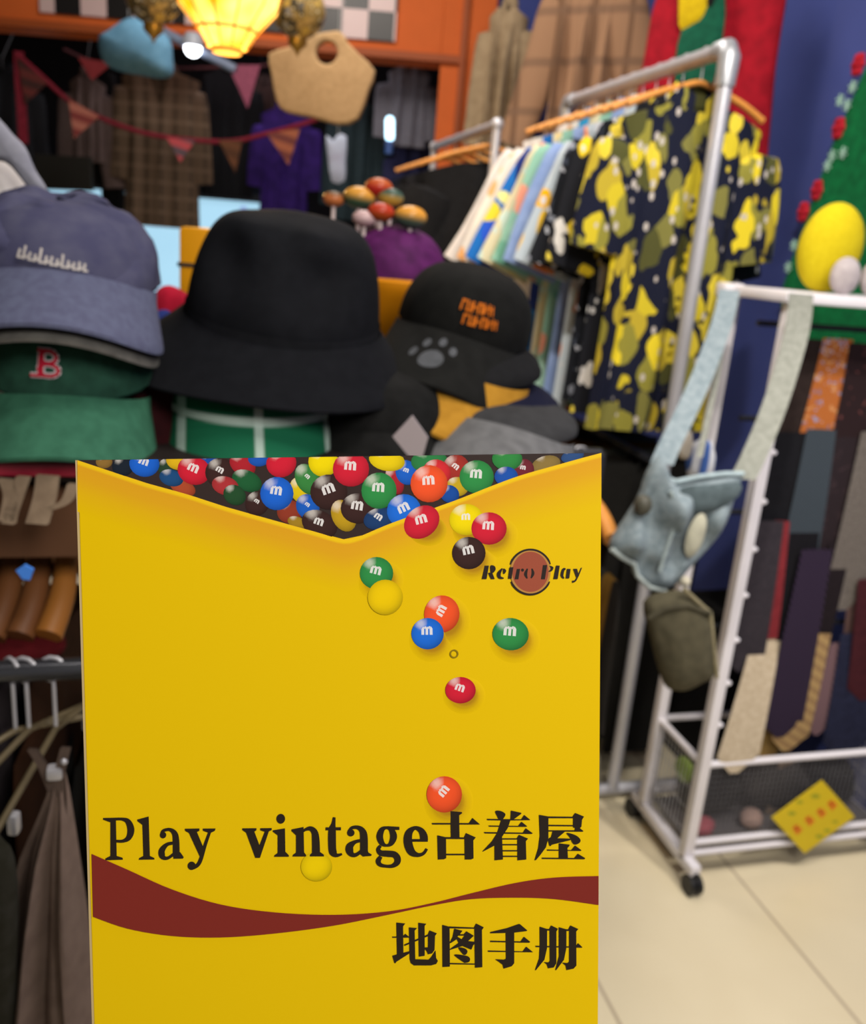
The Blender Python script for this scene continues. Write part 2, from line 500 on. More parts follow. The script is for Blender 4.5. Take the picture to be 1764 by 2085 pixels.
# checkered panel above the beam
def checker_material():
    m, nt, b = new_mat('checkered_tiles', 0.4, 0.4)
    tc = nt.nodes.new('ShaderNodeTexCoord'); c = nt.nodes.new('ShaderNodeTexChecker')
    mp = nt.nodes.new('ShaderNodeMapping'); mp.inputs['Rotation'].default_value = (0, 0, YAW); mp.inputs['Location'].default_value = (0.03, 0.05, 0)
    nt.links.new(tc.outputs['Object'], mp.inputs['Vector']); nt.links.new(mp.outputs['Vector'], c.inputs['Vector'])
    c.inputs['Scale'].default_value = 8.2
    c.inputs['Color1'].default_value = lin('cdb2b0') + (1,); c.inputs['Color2'].default_value = lin('1c1a1a') + (1,)
    nt.links.new(c.outputs['Color'], b.inputs['Base Color'])
    return m
s0 = (atG(85, 20, GB) - EYE).dot(R0); s1 = (atG(805, 90, GB) - EYE).dot(R0); zc = atG(450, 57, GB).z
m = MB(); m.box(HP((s0 + s1) / 2, GB - 0.012, (zc + 2.98) / 2), s1 - s0, 0.02, 2.98 - zc, Matrix.Rotation(-YAW, 3, 'Z'))
o = m.build('checkered_panel', checker_material(), None, False)
tag(o, 'black and white checkered tile panel above the orange beam on the back wall', 'wall panel')

# ================================================================== the booklet
D1, D2 = 0.30, 0.312
TL, TR_, BL_ = atD(158, 937, D1), atD(1225, 922, D1), atD(192, 2085, D2)
uB = (TR_ - TL).normalized(); vB = (TL - BL_); vB = (vB - uB * vB.dot(uB)).normalized()
BK = Plane(TL, uB, vB)
b3 = lambda x, y: BK.uv(x, y)
WB = (TR_ - TL).length
HB = 0.262
booklet = thing('booklet', BK.at(WB / 2, -HB, 0), 'bright yellow map booklet with scattered candies and black title, held in the foreground', 'booklet')
YEL = lin('e2bc00')
layer = [0.0]
def lay(d=1.2e-5):
    layer[0] += d * 0.2; return layer[0]
cv = MB()
def poly(mb, pts, col, w):
    ids = [mb.vert(BK.at(u, v, w), col) for u, v in pts]
    bm = bmesh.new(); vs = [bm.verts.new((u, v, 0)) for u, v in pts]
    es = [bm.edges.new((vs[i], vs[(i + 1) % len(vs)])) for i in range(len(vs))]
    r = bmesh.ops.triangle_fill(bm, edges=es, use_beauty=True, normal=(0, 0, 1))
    bm.verts.index_update()
    for f in bm.faces: mb.face([ids[v.index] for v in f.verts])
    bm.free()
# sheet of card: real thickness
uBLx, uBRx = 0.0017 * HB / 0.1986, WB + -0.0017 * HB / 0.1986
quadc = [(0, 0), (WB, 0), (WB - 0.0023, -HB), (-0.0023, -HB)]
for w_ in (0.0, -0.0006):
    ids = [cv.vert(BK.at(u, v, w_), YEL) for u, v in quadc]
    cv.face(ids if w_ < 0 else ids[::-1])
    if w_ == 0.0: fr = ids
    else:
        for i in range(4): cv.face([fr[i], fr[(i + 1) % 4], ids[(i + 1) % 4], ids[i]])
# printed picture
edgeL = [(158, 937), (230, 961), (300, 984), (380, 1006), (460, 1032), (560, 1060), (640, 1082), (700, 1098), (738, 1090)]
edgeR = [(738, 1090), (800, 1064), (880, 1036), (940, 1014), (1000, 990), (1060, 968), (1130, 948), (1180, 934), (1225, 922)]
w_ = lay()
poly(cv, [b3(*p) for p in edgeL] + [b3(*p) for p in edgeR[1:]], lin('352a28'), w_)
def mix(a, b, t): return tuple(x + (y - x) * t for x, y in zip(a, b))
def candy(cx, cy, rx, ry, rot, colr, m=0, mrot=0, hl=True, shadow=False, seg=28):
    base = lin(colr)
    a = radians(rot)
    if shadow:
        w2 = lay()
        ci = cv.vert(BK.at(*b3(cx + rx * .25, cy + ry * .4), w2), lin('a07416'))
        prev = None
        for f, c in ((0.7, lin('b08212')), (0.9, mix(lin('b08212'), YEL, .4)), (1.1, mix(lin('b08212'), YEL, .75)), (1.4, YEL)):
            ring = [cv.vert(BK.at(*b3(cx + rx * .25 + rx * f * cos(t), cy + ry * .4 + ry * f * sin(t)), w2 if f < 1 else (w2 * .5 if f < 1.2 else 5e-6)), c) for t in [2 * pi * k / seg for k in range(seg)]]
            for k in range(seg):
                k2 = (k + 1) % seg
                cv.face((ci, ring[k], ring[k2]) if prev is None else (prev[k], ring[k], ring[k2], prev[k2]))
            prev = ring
    w2 = lay()
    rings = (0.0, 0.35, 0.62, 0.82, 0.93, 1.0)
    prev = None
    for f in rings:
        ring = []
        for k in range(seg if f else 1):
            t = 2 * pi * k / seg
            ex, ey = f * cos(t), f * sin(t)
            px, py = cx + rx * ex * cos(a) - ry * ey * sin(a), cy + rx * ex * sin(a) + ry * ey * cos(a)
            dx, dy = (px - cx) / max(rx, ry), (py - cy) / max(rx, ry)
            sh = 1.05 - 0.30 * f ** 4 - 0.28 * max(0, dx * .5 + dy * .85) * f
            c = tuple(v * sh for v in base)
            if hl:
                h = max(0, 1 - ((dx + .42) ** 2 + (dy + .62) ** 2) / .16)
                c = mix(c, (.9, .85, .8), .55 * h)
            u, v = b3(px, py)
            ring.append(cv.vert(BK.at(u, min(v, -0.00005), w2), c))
        if prev is not None:
            for k in range(seg):
                k2 = (k + 1) % seg
                if len(prev) == 1: cv.face((prev[0], ring[k2], ring[k]))
                else: cv.face((prev[k], prev[k2], ring[k2], ring[k]))
        prev = ring
    if m:
        w2 = lay()
        wm = rx * 0.36 * m
        ar = radians(mrot)
        ink = mix(base, (.82, .8, .8), .85)
        for pts in (((-1, .75), (-1, -.3), (-.72, -.75), (-.5, -.7), (-.5, .75)), ((-.25, .75), (-.25, -.55), (0.1, -.8), (.22, -.7), (.22, .75)),
                    ((.5, .75), (.45, -.55), (.72, -.85), (1, -.45), (1.02, .75)), ((-.6, -.45), (-.35, -.85), (-.1, -.8), (-.25, -.35)), ((.12, -.45), (.35, -.9), (.62, -.85), (.5, -.35))):
            ids = []
            for (x, y) in pts:
                x, y = x * wm, y * wm * .95
                q = (cx + x * cos(ar) - y * sin(ar) - rx * .04, cy - ry * .18 + x * sin(ar) + y * cos(ar))
                u, v = b3(*q)
                ids.append(cv.vert(BK.at(u, min(v, -0.00005), w2), ink))
            cv.face(ids[::-1])
RED, BLU, GRN, BRN, ORG, YL2 = 'cc2036', '1d62cf', '2f8a46', '3a2422', 'ec5428', 'ecd400'
for c in [
    (212, 940, 17, 14, 0, '8a6a34'), (250, 950, 22, 20, 0, '1c2430'), (340, 951, 18, 20, 30, '27402c'), (372, 992, 28, 16, 25, 'a8492c'), (349, 973, 25, 17, 15, '1e4a7c'),
    (425, 938, 17, 18, 0, '1d4aa0'), (364, 935, 26, 22, 0, 'dab01c'), (294, 944, 31, 27, 10, BLU, .9, 20), (395, 958, 34, 29, 20, RED, .9, 25), (449, 962, 31, 30, 0, BRN, .7, 30),
    (494, 946, 29, 21, 35, 'a8242e'), (527, 934, 22, 16, 0, '1d55b4'), (503, 979, 32, 21, 25, '1f5a34'), (459, 989, 28, 19, 15, 'a83236'), (478, 1008, 24, 20, 30, '244a2c'),
    (524, 1025, 24, 26, 30, BRN, .6, 35), (573, 943, 31, 29, -20, RED), (590, 1042, 26, 24, 0, '8c3826'), (605, 1064, 20, 12, 20, '9c7c22'), (613, 998, 22, 28, -25, 'd8bc0c'),
    (627, 976, 24, 34, -30, '38803e', .6, 45), (564, 1005, 34, 34, 0, BLU, .95, 10), (627, 1032, 23, 27, -30, '1a5abc', .6, 40), (659, 940, 31, 31, 0, YL2), (670, 1002, 38, 36, 0, BRN, .95, -20),
    (651, 1067, 38, 27, 25, BRN, .7, 20), (700, 1050, 24, 34, -25, 'b8941c'), (804, 978, 17, 30, -20, 'a42430'), (828, 962, 22, 26, -20, '1c5ec4', .7, 20),
    (788, 937, 37, 22, 10, 'e4c80c'), (875, 940, 38, 24, 0, '2c7a44'), (715, 955, 37, 36, 0, RED, .9, 5), (729, 1035, 35, 31, 0, BRN, .95, 10), (772, 1056, 32, 22, -15, '1c3c6c', .7, 35),
    (772, 999, 36, 37, 0, '2f8a46', .95, 5), (929, 955, 28, 30, 0, '9c3028', .7, 40), (931, 991, 24, 20, 0, 'c0a01c'), (916, 1006, 20, 18, 30, '174a9c'), (890, 962, 29, 26, 30, 'd02c34'),
    (874, 985, 38, 38, -20, ORG, .9, -3), (823, 1040, 35, 34, -10, '1e6ad6', .95, -25), (1112, 946, 30, 18, -15, '86703c'), (1166, 929, 24, 13, -15, '2a4a7c'), (1066, 956, 22, 22, 0, '6c2430', .7, 10),
    (1033, 934, 31, 24, 0, '2f8440'), (1031, 970, 24, 20, 0, '1c50a8'), (971, 971, 35, 34, 0, '2f8a46', .95, 5)]:
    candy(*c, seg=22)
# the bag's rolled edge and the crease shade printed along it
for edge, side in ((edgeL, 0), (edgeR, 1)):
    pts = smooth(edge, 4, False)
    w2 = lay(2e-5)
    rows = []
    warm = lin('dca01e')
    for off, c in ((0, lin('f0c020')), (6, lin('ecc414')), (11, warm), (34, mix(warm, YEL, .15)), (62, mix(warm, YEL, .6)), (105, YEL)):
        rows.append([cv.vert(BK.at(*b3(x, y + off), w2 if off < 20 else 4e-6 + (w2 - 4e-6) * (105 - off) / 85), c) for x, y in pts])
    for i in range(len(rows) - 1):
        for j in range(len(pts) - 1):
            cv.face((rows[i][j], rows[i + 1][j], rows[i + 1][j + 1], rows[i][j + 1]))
# candies that have fallen out
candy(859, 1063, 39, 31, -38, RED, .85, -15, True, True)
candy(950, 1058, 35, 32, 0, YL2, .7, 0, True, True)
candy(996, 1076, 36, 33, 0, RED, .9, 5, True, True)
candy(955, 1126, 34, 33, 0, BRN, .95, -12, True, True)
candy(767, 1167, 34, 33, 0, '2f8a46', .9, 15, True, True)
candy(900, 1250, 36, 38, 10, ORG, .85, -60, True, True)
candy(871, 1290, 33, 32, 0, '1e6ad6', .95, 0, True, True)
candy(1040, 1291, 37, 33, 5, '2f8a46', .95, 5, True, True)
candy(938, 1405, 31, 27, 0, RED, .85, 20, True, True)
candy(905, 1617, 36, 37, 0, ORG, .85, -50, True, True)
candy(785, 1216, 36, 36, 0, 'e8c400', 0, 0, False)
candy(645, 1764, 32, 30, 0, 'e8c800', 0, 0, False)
# maroon ribbon swoosh
top = smooth([(187, 1738), (260, 1770), (350, 1810), (450, 1841), (560, 1857), (680, 1862), (790, 1855), (880, 1838), (960, 1818), (1050, 1797), (1130, 1786), (1219, 1783)], 5, False)
bot = smooth([(190, 1866), (260, 1890), (350, 1905), (450, 1908), (560, 1900), (680, 1884), (790, 1862), (880, 1843), (960, 1830), (1050, 1827), (1130, 1830), (1219, 1842)], 5, False)
w2 = lay(2e-5); MAR = lin('7c2a22')
r1 = [cv.vert(BK.at(*b3(*p), w2), MAR) for p in top]; r2 = [cv.vert(BK.at(*b3(*p), w2), MAR) for p in bot]
for j in range(len(r1) - 1): cv.face((r1[j], r2[j], r2[j + 1], r1[j + 1]))
# registered mark
w2 = lay(); c1 = lin('8c7410')
for k in range(20):
    a0, a1 = 2 * pi * k / 20, 2 * pi * (k + 1) / 20
    cv.face([cv.vert(BK.at(*b3(925 + r * cos(a), 1331 + r * sin(a)), w2), c1) for r, a in ((6, a0), (9, a0), (9, a1), (6, a1))][::-1])
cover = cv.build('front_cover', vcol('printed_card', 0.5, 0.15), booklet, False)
lt = lay(3e-5)
# ---- lettering, traced stroke by stroke
INK = lin('2b1f14')
class Ink:
    def __init__(s, ox, oy, sc): s.ox = ox; s.oy = oy; s.sc = sc; s.mb = MB(); s.k = 0
    def P(s, x, y):
        return b3(s.ox + x * s.sc, s.oy + y * s.sc)
    def w(s):
        s.k += 1; return lt + s.k * 2e-7
    def poly(s, *pts): poly(s.mb, [s.P(*p) for p in pts], None, s.w())
    def spoly(s, *pts): poly(s.mb, [s.P(*p) for p in smooth(list(pts), 4)], None, s.w())
    def ball(s, x, y, rx, ry=None):
        ry = ry or rx
        poly(s.mb, [s.P(x + rx * cos(t * pi / 12), y + ry * sin(t * pi / 12)) for t in range(24)], None, s.w())
    def rib(s, pts, ws, closed=False):
        q = smooth([(p[0], p[1], w) for p, w in zip(pts, ws)], 5, closed)
        n = len(q); L, R = [], []
        for i in range(n):
            a = q[(i - 1) % n] if closed else q[max(0, i - 1)]; b2 = q[(i + 1) % n] if closed else q[min(n - 1, i + 1)]
            dx, dy = b2[0] - a[0], b2[1] - a[1]; l = sqrt(dx * dx + dy * dy) or 1
            nx, ny = -dy / l * q[i][2] / 2, dx / l * q[i][2] / 2
            L.append((q[i][0] + nx, q[i][1] + ny)); R.append((q[i][0] - nx, q[i][1] - ny))
        w = s.w()
        for i in range(n if closed else n - 1):
            j = (i + 1) % n
            s.mb.face([s.mb.vert(BK.at(*s.P(*p), w)) for p in (L[i], L[j], R[j], R[i])])
def done(ink, name, label, mat):
    # every letter faces the viewer
    o = ink.mb.build(name, mat, cover, False)
    o['label'] = label
    return o
inkmat = plain('231a12', 0.5, 0.3)
T = Ink(200, 1640, 300 / 1764)
# P
T.poly((62, 146), (215, 143), (225, 600), (295, 622), (300, 645), (90, 652), (90, 630), (150, 600), (150, 198), (62, 166))
T.rib([(195, 160), (290, 160), (360, 190), (395, 285), (370, 380), (300, 422), (210, 422)], [32, 36, 66, 84, 66, 38, 32])
# l
T.poly((470, 165), (608, 128), (622, 600), (675, 625), (678, 643), (490, 646), (495, 625), (545, 600), (533, 228), (475, 185))
# a
T.ball(780, 350, 38, 40); T.rib([(755, 340), (785, 298), (860, 285), (918, 330), (935, 420), (938, 610)], [24, 36, 40, 66, 78, 82])
T.poly((900, 560), (985, 555), (1028, 615), (1018, 632), (905, 634)); T.rib([(915, 445), (830, 462), (768, 530), (768, 595), (800, 626), (850, 620), (915, 570)], [36, 44, 72, 74, 46, 36, 34])
# y
T.poly((1040, 275), (1215, 272), (1215, 300), (1185, 314), (1280, 540), (1235, 640), (1090, 325), (1045, 300)); T.poly((1255, 273), (1408, 272), (1400, 300), (1355, 322), (1310, 318), (1258, 298))
T.rib([(1340, 310), (1285, 465), (1232, 640), (1195, 708), (1140, 742)], [34, 40, 46, 46, 44]); T.ball(1122, 718, 48, 50)
T.ox, T.oy, T.sc = 480, 1640, 220 / 1764
# v
T.poly((112, 368), (342, 366), (342, 400), (308, 422), (405, 680), (372, 848), (325, 850), (175, 440), (112, 395)); T.poly((405, 366), (592, 364), (592, 398), (545, 418), (400, 850), (330, 850), (375, 690), (478, 424), (408, 400))
# i
T.ball(740, 212, 70, 80); T.poly((610, 400), (808, 368), (814, 750), (872, 808), (872, 832), (632, 832), (638, 806), (690, 770), (690, 482), (612, 424))
# n
T.poly((915, 385), (1112, 346), (1120, 760), (1152, 800), (1152, 828), (932, 828), (938, 800), (990, 762), (990, 482), (915, 412))
T.rib([(1085, 440), (1140, 390), (1225, 372), (1290, 430), (1310, 550), (1316, 785)], [30, 46, 76, 104, 122, 130]); T.poly((1245, 770), (1386, 758), (1444, 800), (1444, 828), (1212, 828), (1212, 800))
# t
T.rib([(1612, 188), (1600, 290), (1578, 410), (1580, 690), (1602, 770), (1655, 808), (1740, 788)], [44, 66, 122, 126, 118, 62, 34]); T.poly((1472, 352), (1722, 350), (1722, 400), (1472, 400))
T.ox = 670
# a
T.ball(360, 442, 60, 58); T.rib([(318, 420), (375, 362), (465, 352), (540, 398), (572, 500), (575, 790)], [30, 52, 62, 94, 122, 126])
T.poly((512, 740), (636, 735), (648, 765), (702, 795), (692, 818), (560, 828), (512, 790)); T.rib([(540, 565), (430, 590), (345, 660), (342, 740), (385, 798), (450, 798), (535, 735)], [52, 62, 118, 122, 78, 62, 52])
# g
T.rib([(832, 500), (870, 390), (945, 358), (1020, 390), (1058, 500), (1020, 610), (945, 648), (870, 610)], [108, 84, 46, 84, 112, 84, 42, 84], True); T.poly((955, 333), (1152, 344), (1152, 394), (1080, 394), (1035, 372))
T.rib([(845, 652), (808, 710), (850, 770), (960, 782), (1070, 796), (1122, 860), (1112, 930), (1040, 980), (940, 986), (840, 962), (808, 900), (850, 828)], [50, 68, 92, 104, 104, 106, 96, 66, 50, 66, 84, 60])
# e
T.rib([(1600, 702), (1545, 778), (1450, 802), (1345, 745), (1292, 590), (1310, 440), (1405, 362), (1500, 400), (1546, 480), (1556, 562)], [44, 52, 70, 126, 140, 118, 62, 92, 122, 126]); T.poly((1330, 543), (1616, 543), (1616, 586), (1330, 586))
# three characters
T.ox, T.oy, T.sc = 870, 1640, 180 / 1764
S = 1568
T.poly((465, 106), (690, 125), (702, 146), (640, 192), (648, 634), (478, 634)); T.poly((92, 343), (835, 345), (905, 243), (1058, 374), (110, 374))
T.poly((205, 588), (378, 628), (382, 1045), (340, 1066), (218, 1072)); T.poly((372, 624), (740, 630), (775, 543), (972, 632), (922, 692), (927, 1050), (880, 1070), (755, 1072), (748, 664), (375, 660)); T.poly((375, 956), (757, 956), (757, 986), (375, 986))
T.spoly((1362, 106), (1470, 105), (1562, 165), (1530, 245), (1490, 280), (1440, 275), (1400, 210)); T.poly((S + 105, 95), (S + 310, 140), (S + 312, 160), (S + 165, 268), (S + 98, 270))
T.poly((1190, 260), (S + 310, 270), (S + 370, 183), (S + 494, 285), (S - 4, 294), (1205, 287)); T.poly((1222, 393), (S + 250, 400), (S + 315, 318), (S + 432, 412), (S + 400, 420), (1245, 417)); T.poly((1130, 523), (S + 345, 535), (S + 400, 448), (S + 542, 550), (S + 520, 562), (1160, 552))
T.poly((1480, 282), (1664, 282), (1612, 440), (1495, 620), (1350, 792), (1115, 914), (1108, 905), (1300, 700), (1400, 540)); T.poly((1348, 780), (1495, 606), (1514, 1072), (1348, 1087))
for a in (648, 763, 884, 995): T.poly((1500, a), (S + 242, a), (S + 242, a + 25), (1500, a + 25))
T.poly((S + 222, 650), (S + 265, 578), (S + 447, 655), (S + 402, 707), (S + 412, 1072), (S + 238, 1088), (S + 235, 680))
T.ox = 1030
T.poly((666, 180), (852, 213), (852, 640), (802, 830), (700, 970), (602, 1087), (578, 1082), (650, 850), (682, 600)); T.poly((848, 212), (1335, 218), (1385, 143), (1562, 215), (1522, 280), (1510, 420), (1480, 445), (1552, 505), (1540, 517), (848, 512), (848, 488), (1378, 488), (1385, 442), (1348, 430), (1348, 247), (848, 247))
T.poly((848, 378), (1352, 384), (1352, 410), (848, 407)); T.poly((938, 508), (1192, 508), (1030, 647), (1292, 655), (1302, 682), (1060, 742), (920, 777), (895, 807), (873, 790), (838, 665), (910, 620))
T.spoly((1213, 543), (1330, 563), (1432, 610), (1492, 680), (1470, 742), (1385, 774), (1330, 732), (1288, 640)); T.poly((1063, 748), (1277, 775), (1272, 800), (1232, 842), (1242, 1042), (1063, 1042))
T.poly((818, 870), (1310, 882), (1385, 793), (1512, 887), (1500, 900), (835, 895)); T.poly((718, 1033), (1370, 1040), (1440, 956), (1588, 1045), (1572, 1067), (730, 1060))
done(T, 'title_lettering', 'large black serif title lettering across the booklet', inkmat)
T = Ink(790, 1870, 210 / 1764)
T.poly((148, 63), (300, 80), (262, 128), (268, 640), (160, 640)); T.poly((73, 303), (250, 303), (300, 256), (382, 322), (85, 325)); T.poly((78, 630), (165, 605), (372, 553), (372, 592), (145, 737), (130, 764), (113, 750))
T.poly((363, 146), (502, 158), (460, 202), (470, 690), (700, 697), (745, 650), (817, 538), (827, 670), (857, 720), (830, 772), (740, 797), (450, 797), (395, 757), (376, 690)); T.poly((523, 66), (660, 85), (630, 122), (632, 632), (533, 647))
T.poly((278, 440), (692, 263), (692, 297), (290, 464)); T.poly((690, 258), (715, 198), (840, 248), (808, 292), (800, 530), (760, 592), (690, 607), (665, 552), (628, 512), (628, 488), (690, 488))
T.poly((933, 103), (1057, 135), (1062, 817), (938, 824)); T.poly((1048, 130), (1475, 148), (1510, 80), (1642, 145), (1610, 192), (1617, 827), (1493, 837), (1483, 170), (1048, 162)); T.poly((1053, 753), (1502, 765), (1502, 784), (1053, 777))
T.poly((1138, 168), (1277, 205), (1235, 262), (1190, 305), (1180, 350), (1075, 417), (1058, 410), (1110, 310)); T.poly((1190, 262), (1300, 263), (1345, 213), (1472, 290), (1375, 380), (1265, 350), (1310, 288), (1190, 288)); T.poly((1190, 305), (1265, 350), (1375, 380), (1492, 393), (1492, 425), (1462, 450), (1430, 527), (1280, 465), (1063, 532), (1063, 515), (1212, 410), (1180, 350))
T.spoly((1208, 493), (1310, 503), (1362, 550), (1340, 607), (1290, 607)); T.spoly((1133, 613), (1330, 628), (1402, 670), (1395, 732), (1330, 752), (1290, 737))
T.ox = 985
T.poly((113, 225), (400, 158), (600, 88), (620, 90), (750, 200), (735, 210), (520, 237), (380, 242), (118, 248)); T.poly((380, 230), (524, 230), (524, 760), (480, 812), (345, 852), (325, 782), (198, 690), (350, 697), (385, 680)); T.poly((113, 372), (635, 385), (690, 306), (800, 395), (780, 410), (118, 397)); T.poly((73, 540), (670, 555), (730, 476), (847, 572), (80, 564))
T.poly((960, 133), (1087, 175), (1085, 500), (1040, 700), (890, 884), (883, 870), (950, 680), (963, 450)); T.poly((1078, 170), (1125, 175), (1155, 113), (1272, 170), (1245, 217), (1245, 760), (1200, 832), (1105, 847), (1080, 777), (1028, 738), (1110, 745), (1135, 720), (1130, 202), (1078, 200)); T.poly((1288, 143), (1417, 180), (1415, 500), (1375, 700), (1240, 880), (1228, 872), (1290, 640)); T.poly((1408, 176), (1450, 182), (1485, 113), (1620, 175), (1584, 217), (1587, 800), (1540, 852), (1420, 877), (1405, 802), (1343, 748), (1440, 755), (1465, 730), (1465, 207), (1408, 207)); T.poly((883, 460), (1580, 473), (1615, 416), (1690, 485), (1680, 494), (900, 484))
done(T, 'subtitle_lettering', 'smaller black lettering under the maroon swoosh', inkmat)
T = Ink(970, 1110, 230 / 1764)
T.ball(845, 415, 290, 318); T.k = 0
disc = done(T, 'emblem_disc', 'round brick-red shop emblem', plain('9a4a34', 0.5, 0.3))
T = Ink(970, 1110, 230 / 1764); T.k = 30
for r, c in ((312, 'b5803c'),):
    T.rib([(845 + r * .96 * cos(t * pi / 12), 415 + r * 1.06 * sin(t * pi / 12)) for t in range(24)], [34] * 24, True)
done(T, 'emblem_rim', 'thin tan rim of the shop emblem', plain('b5823e', 0.5, 0.3))
T = Ink(970, 1110, 230 / 1764); T.k = 60
for a0, a1 in ((200, 340), (25, 155)):
    T.rib([(845 + 332 * cos(radians(a0 + (a1 - a0) * t / 14)), 418 + 350 * sin(radians(a0 + (a1 - a0) * t / 14))) for t in range(15)], [16] + [30] * 13 + [16])
T.poly((130, 318), (198, 318), (162, 527), (88, 527)); T.spoly((222, 318), (282, 322), (304, 372), (272, 425), (238, 432), (222, 400)); T.poly((185, 430), (248, 425), (290, 527), (232, 527))
T.rib([(408, 362), (355, 440), (368, 500), (432, 515)], [18, 58, 46, 14]); T.spoly((425, 362), (468, 395), (442, 445), (420, 430))
T.poly((520, 345), (580, 342), (552, 522), (498, 522)); T.poly((632, 370), (685, 368), (658, 532), (598, 532)); T.ball(722, 388, 24)
T.rib([(800, 365), (770, 450), (795, 520)], [20, 52, 20]); T.rib([(868, 365), (885, 440), (855, 515)], [20, 48, 20])
T.poly((1040, 310), (1108, 308), (1072, 532), (1008, 532)); T.spoly((1140, 318), (1205, 345), (1180, 402), (1122, 415), (1160, 370))
T.poly((1248, 315), (1304, 320), (1272, 527), (1206, 527)); T.rib([(1395, 372), (1362, 380), (1340, 470), (1372, 518)], [26, 40, 42, 16]); T.poly((1418, 368), (1474, 370), (1452, 517), (1400, 517))
T.poly((1515, 368), (1575, 368), (1605, 480), (1565, 505)); T.rib([(1645, 350), (1590, 480), (1545, 555), (1500, 568)], [14, 18, 24, 34])
done(T, 'emblem_lettering', 'black italic lettering over the emblem', plain('241a16', 0.5, 0.3))
# pages and spine behind the cover
m = MB(); m.slab(BK, [(0.0012, -0.0008), (WB - 0.001, -0.0008), (WB - 0.0033, -HB + .001), (-0.001, -HB + .001)], th=0.0035, w0=-0.0043)
m.build('page_block', plain('d9d3c6', 0.8, 0.2), booklet, False)
m = MB(); m.slab(BK, quadc, th=0.0005, w0=-0.0049)
m.build('back_cover', plain('c99f10', 0.45, 0.3), booklet, False)
m = MB(); m.slab(BK, [(-0.0008, 0), (0.0002, 0), (-0.0021, -HB), (-0.0031, -HB)], th=0.0049, w0=-0.0049)
m.build('spine', plain('c0a878', 0.7, 0.2), booklet, False)

# ================================================================== garments
def xf(mb, M):
    mb.v = [M @ p for p in mb.v]; return mb
def body_mesh(W, L, T=0.05, seed=0, flare=1.0, fold=0.012, neck=0.17, slope=0.055, vneck=0.0, nu=26, nv=22, hem=0.0):
    m = MB()
    for sgn in (-1, 1):
        rows = []
        for i in range(nv + 1):
            v = i / nv
            hw = W / 2 * (1 - 0.10 * min(1, v * 5) + (flare - 0.9) * v * v)
            row = []
            for j in range(nu + 1):
                s = -1 + 2 * j / nu
                zt = -slope * abs(s) ** 1.2 * 1.0
                if abs(s) < neck * 2: zt -= (0.03 if sgn < 0 else 0.008) * (1 - (abs(s) / (neck * 2)) ** 2)
                if sgn < 0 and vneck and abs(s) < neck * 1.6: zt -= vneck * (1 - abs(s) / (neck * 1.6))
                z = zt * (1 - v) - L * v - hem * v * abs(s) ** 2
                env = max(0.0, 1 - abs(s) ** 4) ** 0.5
                y = sgn * (T / 2) * env * (0.7 + 0.3 * min(1, v * 3))
                y += fold * min(1, v * 2.2) * (sin(s * 9 + seed + 1.3 * v) + 0.6 * sin(s * 17 + 2.1 * seed + 2 * v)) * (0.4 + 0.6 * env)
                y += fold * 0.7 * noise.noise((s * 2.5, v * 3.0, seed * 3.1))
                row.append((s * hw, y, z))
            rows.append(row)
        m.grid(rows, flip=sgn > 0)
    return m
def sleeve_mesh(side, W, sl, ang, r0=0.085, r1=0.075, flat=0.42, seed=0):
    m = MB()
    a = Vector((side * W * 0.43, 0, -0.115)); d = Vector((side * sin(ang), 0, -cos(ang)))
    px = Vector((side * cos(ang), 0, sin(ang)))
    rows = []
    n = 9
    for i in range(n + 1):
        t = i / n
        c = a + d * (sl * t)
        r = r0 + (r1 - r0) * t
        if i == 0: r *= 0.9
        row = []
        for k in range(18):
            q = 2 * pi * k / 18
            wob = 1 + 0.07 * sin(3 * q + seed + 4 * t)
            row.append(c + px * (r * cos(q) * wob) + Vector((0, 1, 0)) * (r * flat * sin(q) * wob))
        rows.append(row)
    idx = m.grid(rows, closed_u=True)
    m.fan(idx[0], a - d * 0.02, True)
    m.fan(idx[-1], a + d * (sl * 0.97))
    return m
def collar_mesh(W, h=0.035, neck=0.17, shirt_collar=True):
    m = MB()
    hw = W * neck
    rows = []
    for i, (dz, f) in enumerate(((-0.012, 1.0), (h * .6, 0.92), (h, 0.95), (h * .4, 1.22), (0.0 - .02, 1.32))):
        row = []
        for k in range(21):
            q = radians(-70) + radians(320) * k / 20      # open at the front
            x = hw * f * sin(q - pi * 0 + radians(-90 + 0)); y = -0.03 * f * cos(q - radians(90)) * -1
            t = abs(k / 20 - 0.5) * 2
            z = dz - 0.03 * t ** 3 - 0.012 * abs(sin(q)) * 0
            row.append((hw * f * cos(radians(-75) + radians(330) * k / 20 - radians(0)) if False else hw * f * sin(radians(-165 + 330 * k / 20)), 0.017 * f * cos(radians(-165 + 330 * k / 20)), z))
        rows.append(row)
    m.grid(rows)
    m.grid([[(x, y * .93, z - .003) for x, y, z in r] for r in [[tuple(p) for p in rw] for rw in rows]], flip=True)
    return m
